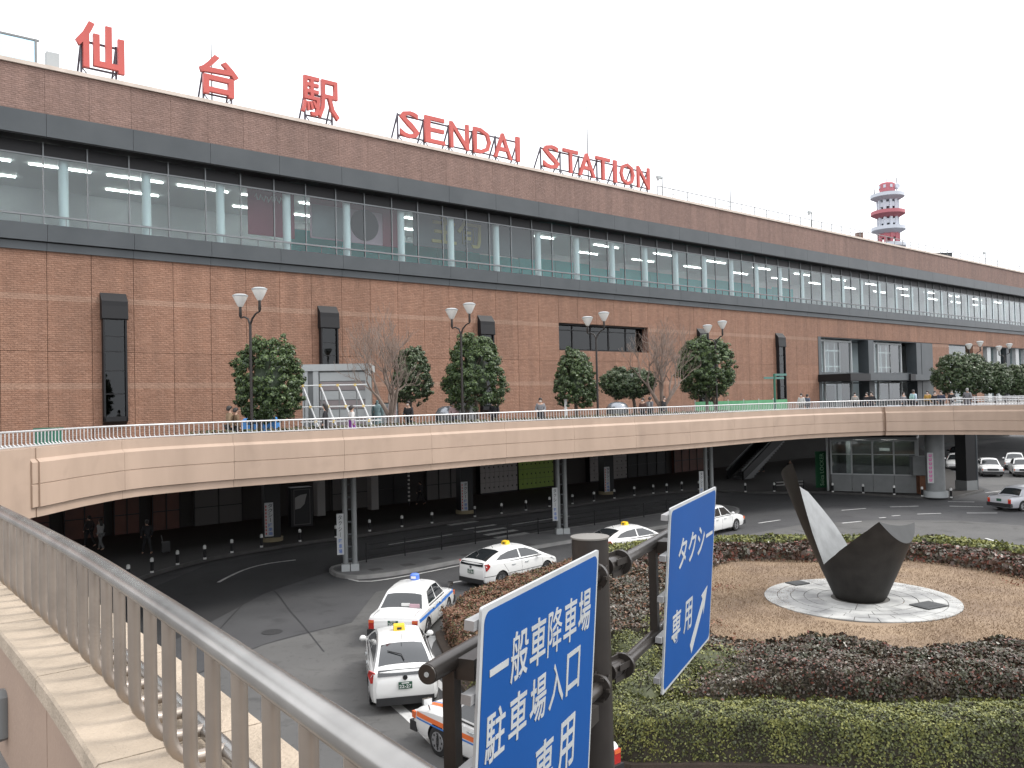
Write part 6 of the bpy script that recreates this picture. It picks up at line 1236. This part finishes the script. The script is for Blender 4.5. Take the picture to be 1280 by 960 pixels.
p = at(471, 39.5, DECK); r = thing('bronze_figure', 'blue green bronze standing figure beside the notice board', 'statue', p); B, J, T, S = POSES['stand']
for me, nm in ((B, 'body'), (J, 'cloak'), (S, 'robe')): o = link(nm, me, r, (0, 0, .1)); o.material_slots[0].link = 'OBJECT'; o.material_slots[0].material = m_bronze
b = MB(); b.bx(-.3, .3, -.3, .3, 0, .12); b.obj('pedestal', m_conc, r)

# ================================================================== ROAD SIGN GANTRY
SA = Vector((.4305, .9026, 0)); SN = Vector((.9026, -.4305, 0)); SP = G(600, 757, 6.25); SP.z = 0
SROT = atan2(SA.y, SA.x)           # local: x along the boards (away), -y = behind, z up ; face toward +y
def sw(a, off, z): return SP + SA * a + SN * off + Vector((0, 0, z))
TILT = radians(4.2)
def signboard(label, a0, w, z0, z1, face, cat='road sign'):
    r = thing('road_sign', label, cat, sw(a0, -.08, z0), SROT, 'blue road signs on the gantry'); H = z1 - z0
    tl = bpy.data.objects.new('board', None)
    b = MB(); rr = .07
    def rounded(x0, x1, y0, y1, q): return [(x1 - q + q * cos(t), y1 - q + q * sin(t)) for t in np.linspace(0, pi / 2, 5)] + [(x0 + q + q * cos(t), y1 - q + q * sin(t)) for t in np.linspace(pi / 2, pi, 5)] + [(x0 + q + q * cos(t), y0 + q + q * sin(t)) for t in np.linspace(pi, 1.5 * pi, 5)] + [(x1 - q + q * cos(t), y0 + q + q * sin(t)) for t in np.linspace(1.5 * pi, 2 * pi, 5)]
    b.prism(rounded(0, w, 0, H, .02), 0, .02); me = b.mesh('board', [m_signwhite])
    up = Matrix.Translation((0, 0, 0)) @ Matrix.Rotation(pi / 2, 4, 'X')
    TM = Matrix.Rotation(TILT, 4, 'X') @ Matrix.Rotation(pi / 2, 4, 'X')
    def put(me, nm, par, mt=None):
        me.transform(TM); return link(nm, me, par)
    bd = put(me, 'board', r)
    b = MB(); b.prism(rounded(.035, w - .035, .035, H - .035, rr), .0205, .0235); put(b.mesh('blue_field', [m_signblue]), 'blue_field', r)
    for txt, cx, cy, tw, th in face:
        if txt == 'arrow':
            (x0, y0), (x1, y1) = cx, cy; d = Vector((x1 - x0, y1 - y0)); L = d.length; d.normalize(); q = Vector((-d.y, d.x)); P = lambda t, s: (x0 + d.x * t + q.x * s, y0 + d.y * t + q.y * s)
            b = MB(); b.prism([P(0, -.075), P(L * .72, -.06), P(L * .66, -.15), P(L, 0), P(L * .70, .15), P(L * .72, .06), P(0, .075)], .024, .0275); put(b.mesh('arrow', [m_signwhite]), 'arrow', r)
        else:
            me = texto(txt, tw, th, .0015, m_signwhite, .003 if txt == '降' else .011); me.transform(Matrix.Translation((cx, cy, .026))); put(me, 'lettering', r)
    # stiffening rails with folded ends behind the board
    for z in np.linspace(.08, .95, 5) * H:
        b = MB(); b.bx(-.05, w + .02, .004, .07, z - .03, z + .03); me = b.mesh('back_rail', [m_alu]); me.transform(Matrix.Rotation(TILT, 4, 'X')); link('back_rail', me, r)
    return r
def row(txt, x0, adv, cy, h, w): return [(ch, x0 + adv * (i + .5), cy, w * (1.0 if ch != '一' else 1.0), h if ch not in '一ー' else .045) for i, ch in enumerate(txt)]
H1 = 6.27 - 4.32
signboard('large blue road sign with three lines of white characters for the car park entrance', -.14, 2.05, 4.25, 6.28, row('一般車降車場', .11, .300, 5.85 - 4.25, .33, .262) + row('駐車場入口', .08, .330, 5.44 - 4.25, .32, .275) + row('専用', .85, .425, 4.90 - 4.25, .40, .33))
signboard('blue road sign with white taxi lettering and a slanting arrow, further along the gantry', 4.18, 2.27, 4.34, 6.33, row('タクシー', .36, .455, 5.76 - 4.34, .34, .37) + row('専用', .18, .54, 4.96 - 4.34, .37, .38) + [('arrow', (1.20, .16), (1.98, .76), 0, 0)])
pp = sw(2.86, -.34, 0); r = thing('sign_post', 'thick dark round sign post carrying the two blue road signs on pipes', 'sign post', pp, SROT)
b = MB(); b.tube([(0, 0, 0), (0, 0, 6.2)], [.185, .172], 32); b.obj('post', m_gantry, r, smooth=40)
b = MB(); b.tube([(0, 0, 6.2), (0, 0, 6.215), (0, 0, 6.235)], [.182, .182, .03], 32); b.obj('post_cap', mat('post_cap', (.20, .19, .17), .5, metal=.4), r, smooth=30)
b = MB(); b.box((0, 0, .2), (1.1, 1.1, .4)); b.obj('footing', m_conc, r)
oy = .09                                          # pipe line just behind the boards (local +y is away from the viewer's side)
def gp(a, off, z): v = sw(a, off, z) - pp; v.rotate(Matrix.Rotation(-SROT, 3, 'Z')); return v
for z, nm in ((5.90, 'upper_pipe'), (4.90, 'lower_pipe')):
    for a0, a1 in ((-.30, 2.70), (3.2, 6.7)):
        b = MB(); b.tube([gp(a0, -.2, z), gp(a1, -.2, z)], .062, 20); o = b.obj('pipe', m_gantry, r, smooth=40)
        if a0 < 0: b = MB(); b.tube([gp(a0 - .004, -.2, z), gp(a0 - .012, -.2, z)], [.061, .058], 20); b.tube([gp(a0 - .01, -.2, z), gp(a0 - .016, -.2, z)], .016, 10, 1); b.obj('end_cap', [m_gantry, m_ltgrey], o, smooth=30)
    for sgn in (-1, 1):
        b = MB(); c = gp(2.95 + sgn * .34, -.24, z); b.tube([gp(2.95 + sgn * .33, -.2, z), gp(2.95 + sgn * .37, -.2, z)], .122, 24)
        for k in range(6): a = k * pi / 3; c = gp(2.95 + sgn * .385, -.2, z); b.box((c.x, c.y + .105 * cos(a), c.z + .105 * sin(a)), (.03, .03, .03))
        b.obj('flange', m_gantry, r, smooth=30)
        b = MB(); b.tube([gp(2.95 + sgn * .1, -.26, z), gp(2.95 + sgn * .36, -.21, z)], [.085, .07], 16); b.obj('stub', m_gantry, r, smooth=40)
        for k in range(4): b = MB(); a = k * pi / 2 + .4; b.beam(gp(2.95 + sgn * .14, -.24 + .09 * cos(a), z + .09 * sin(a)), gp(2.95 + sgn * .34, -.2 + .09 * cos(a), z + .09 * sin(a)), .012, .06); b.obj('rib', m_gantry, r)
for a in (-.02, 1.9, 4.45, 6.2):
    b = MB(); A, B = gp(a, -.2, 4.80), gp(a, -.2, 5.86); b.box((A.x, A.y, (4.3 + 5.86) / 2 if a < 0 else (A.z + B.z) / 2), (.085, .085, 1.62 if a < 0 else 1.06)); b.obj('strut', m_gantry, r)
    for z in (4.86, 5.86): b = MB(); c = gp(a + .05, -.11, z); b.box((c.x + .06, c.y, c.z), (.26, .16, .13)); b.obj('bracket', m_gantry, r)
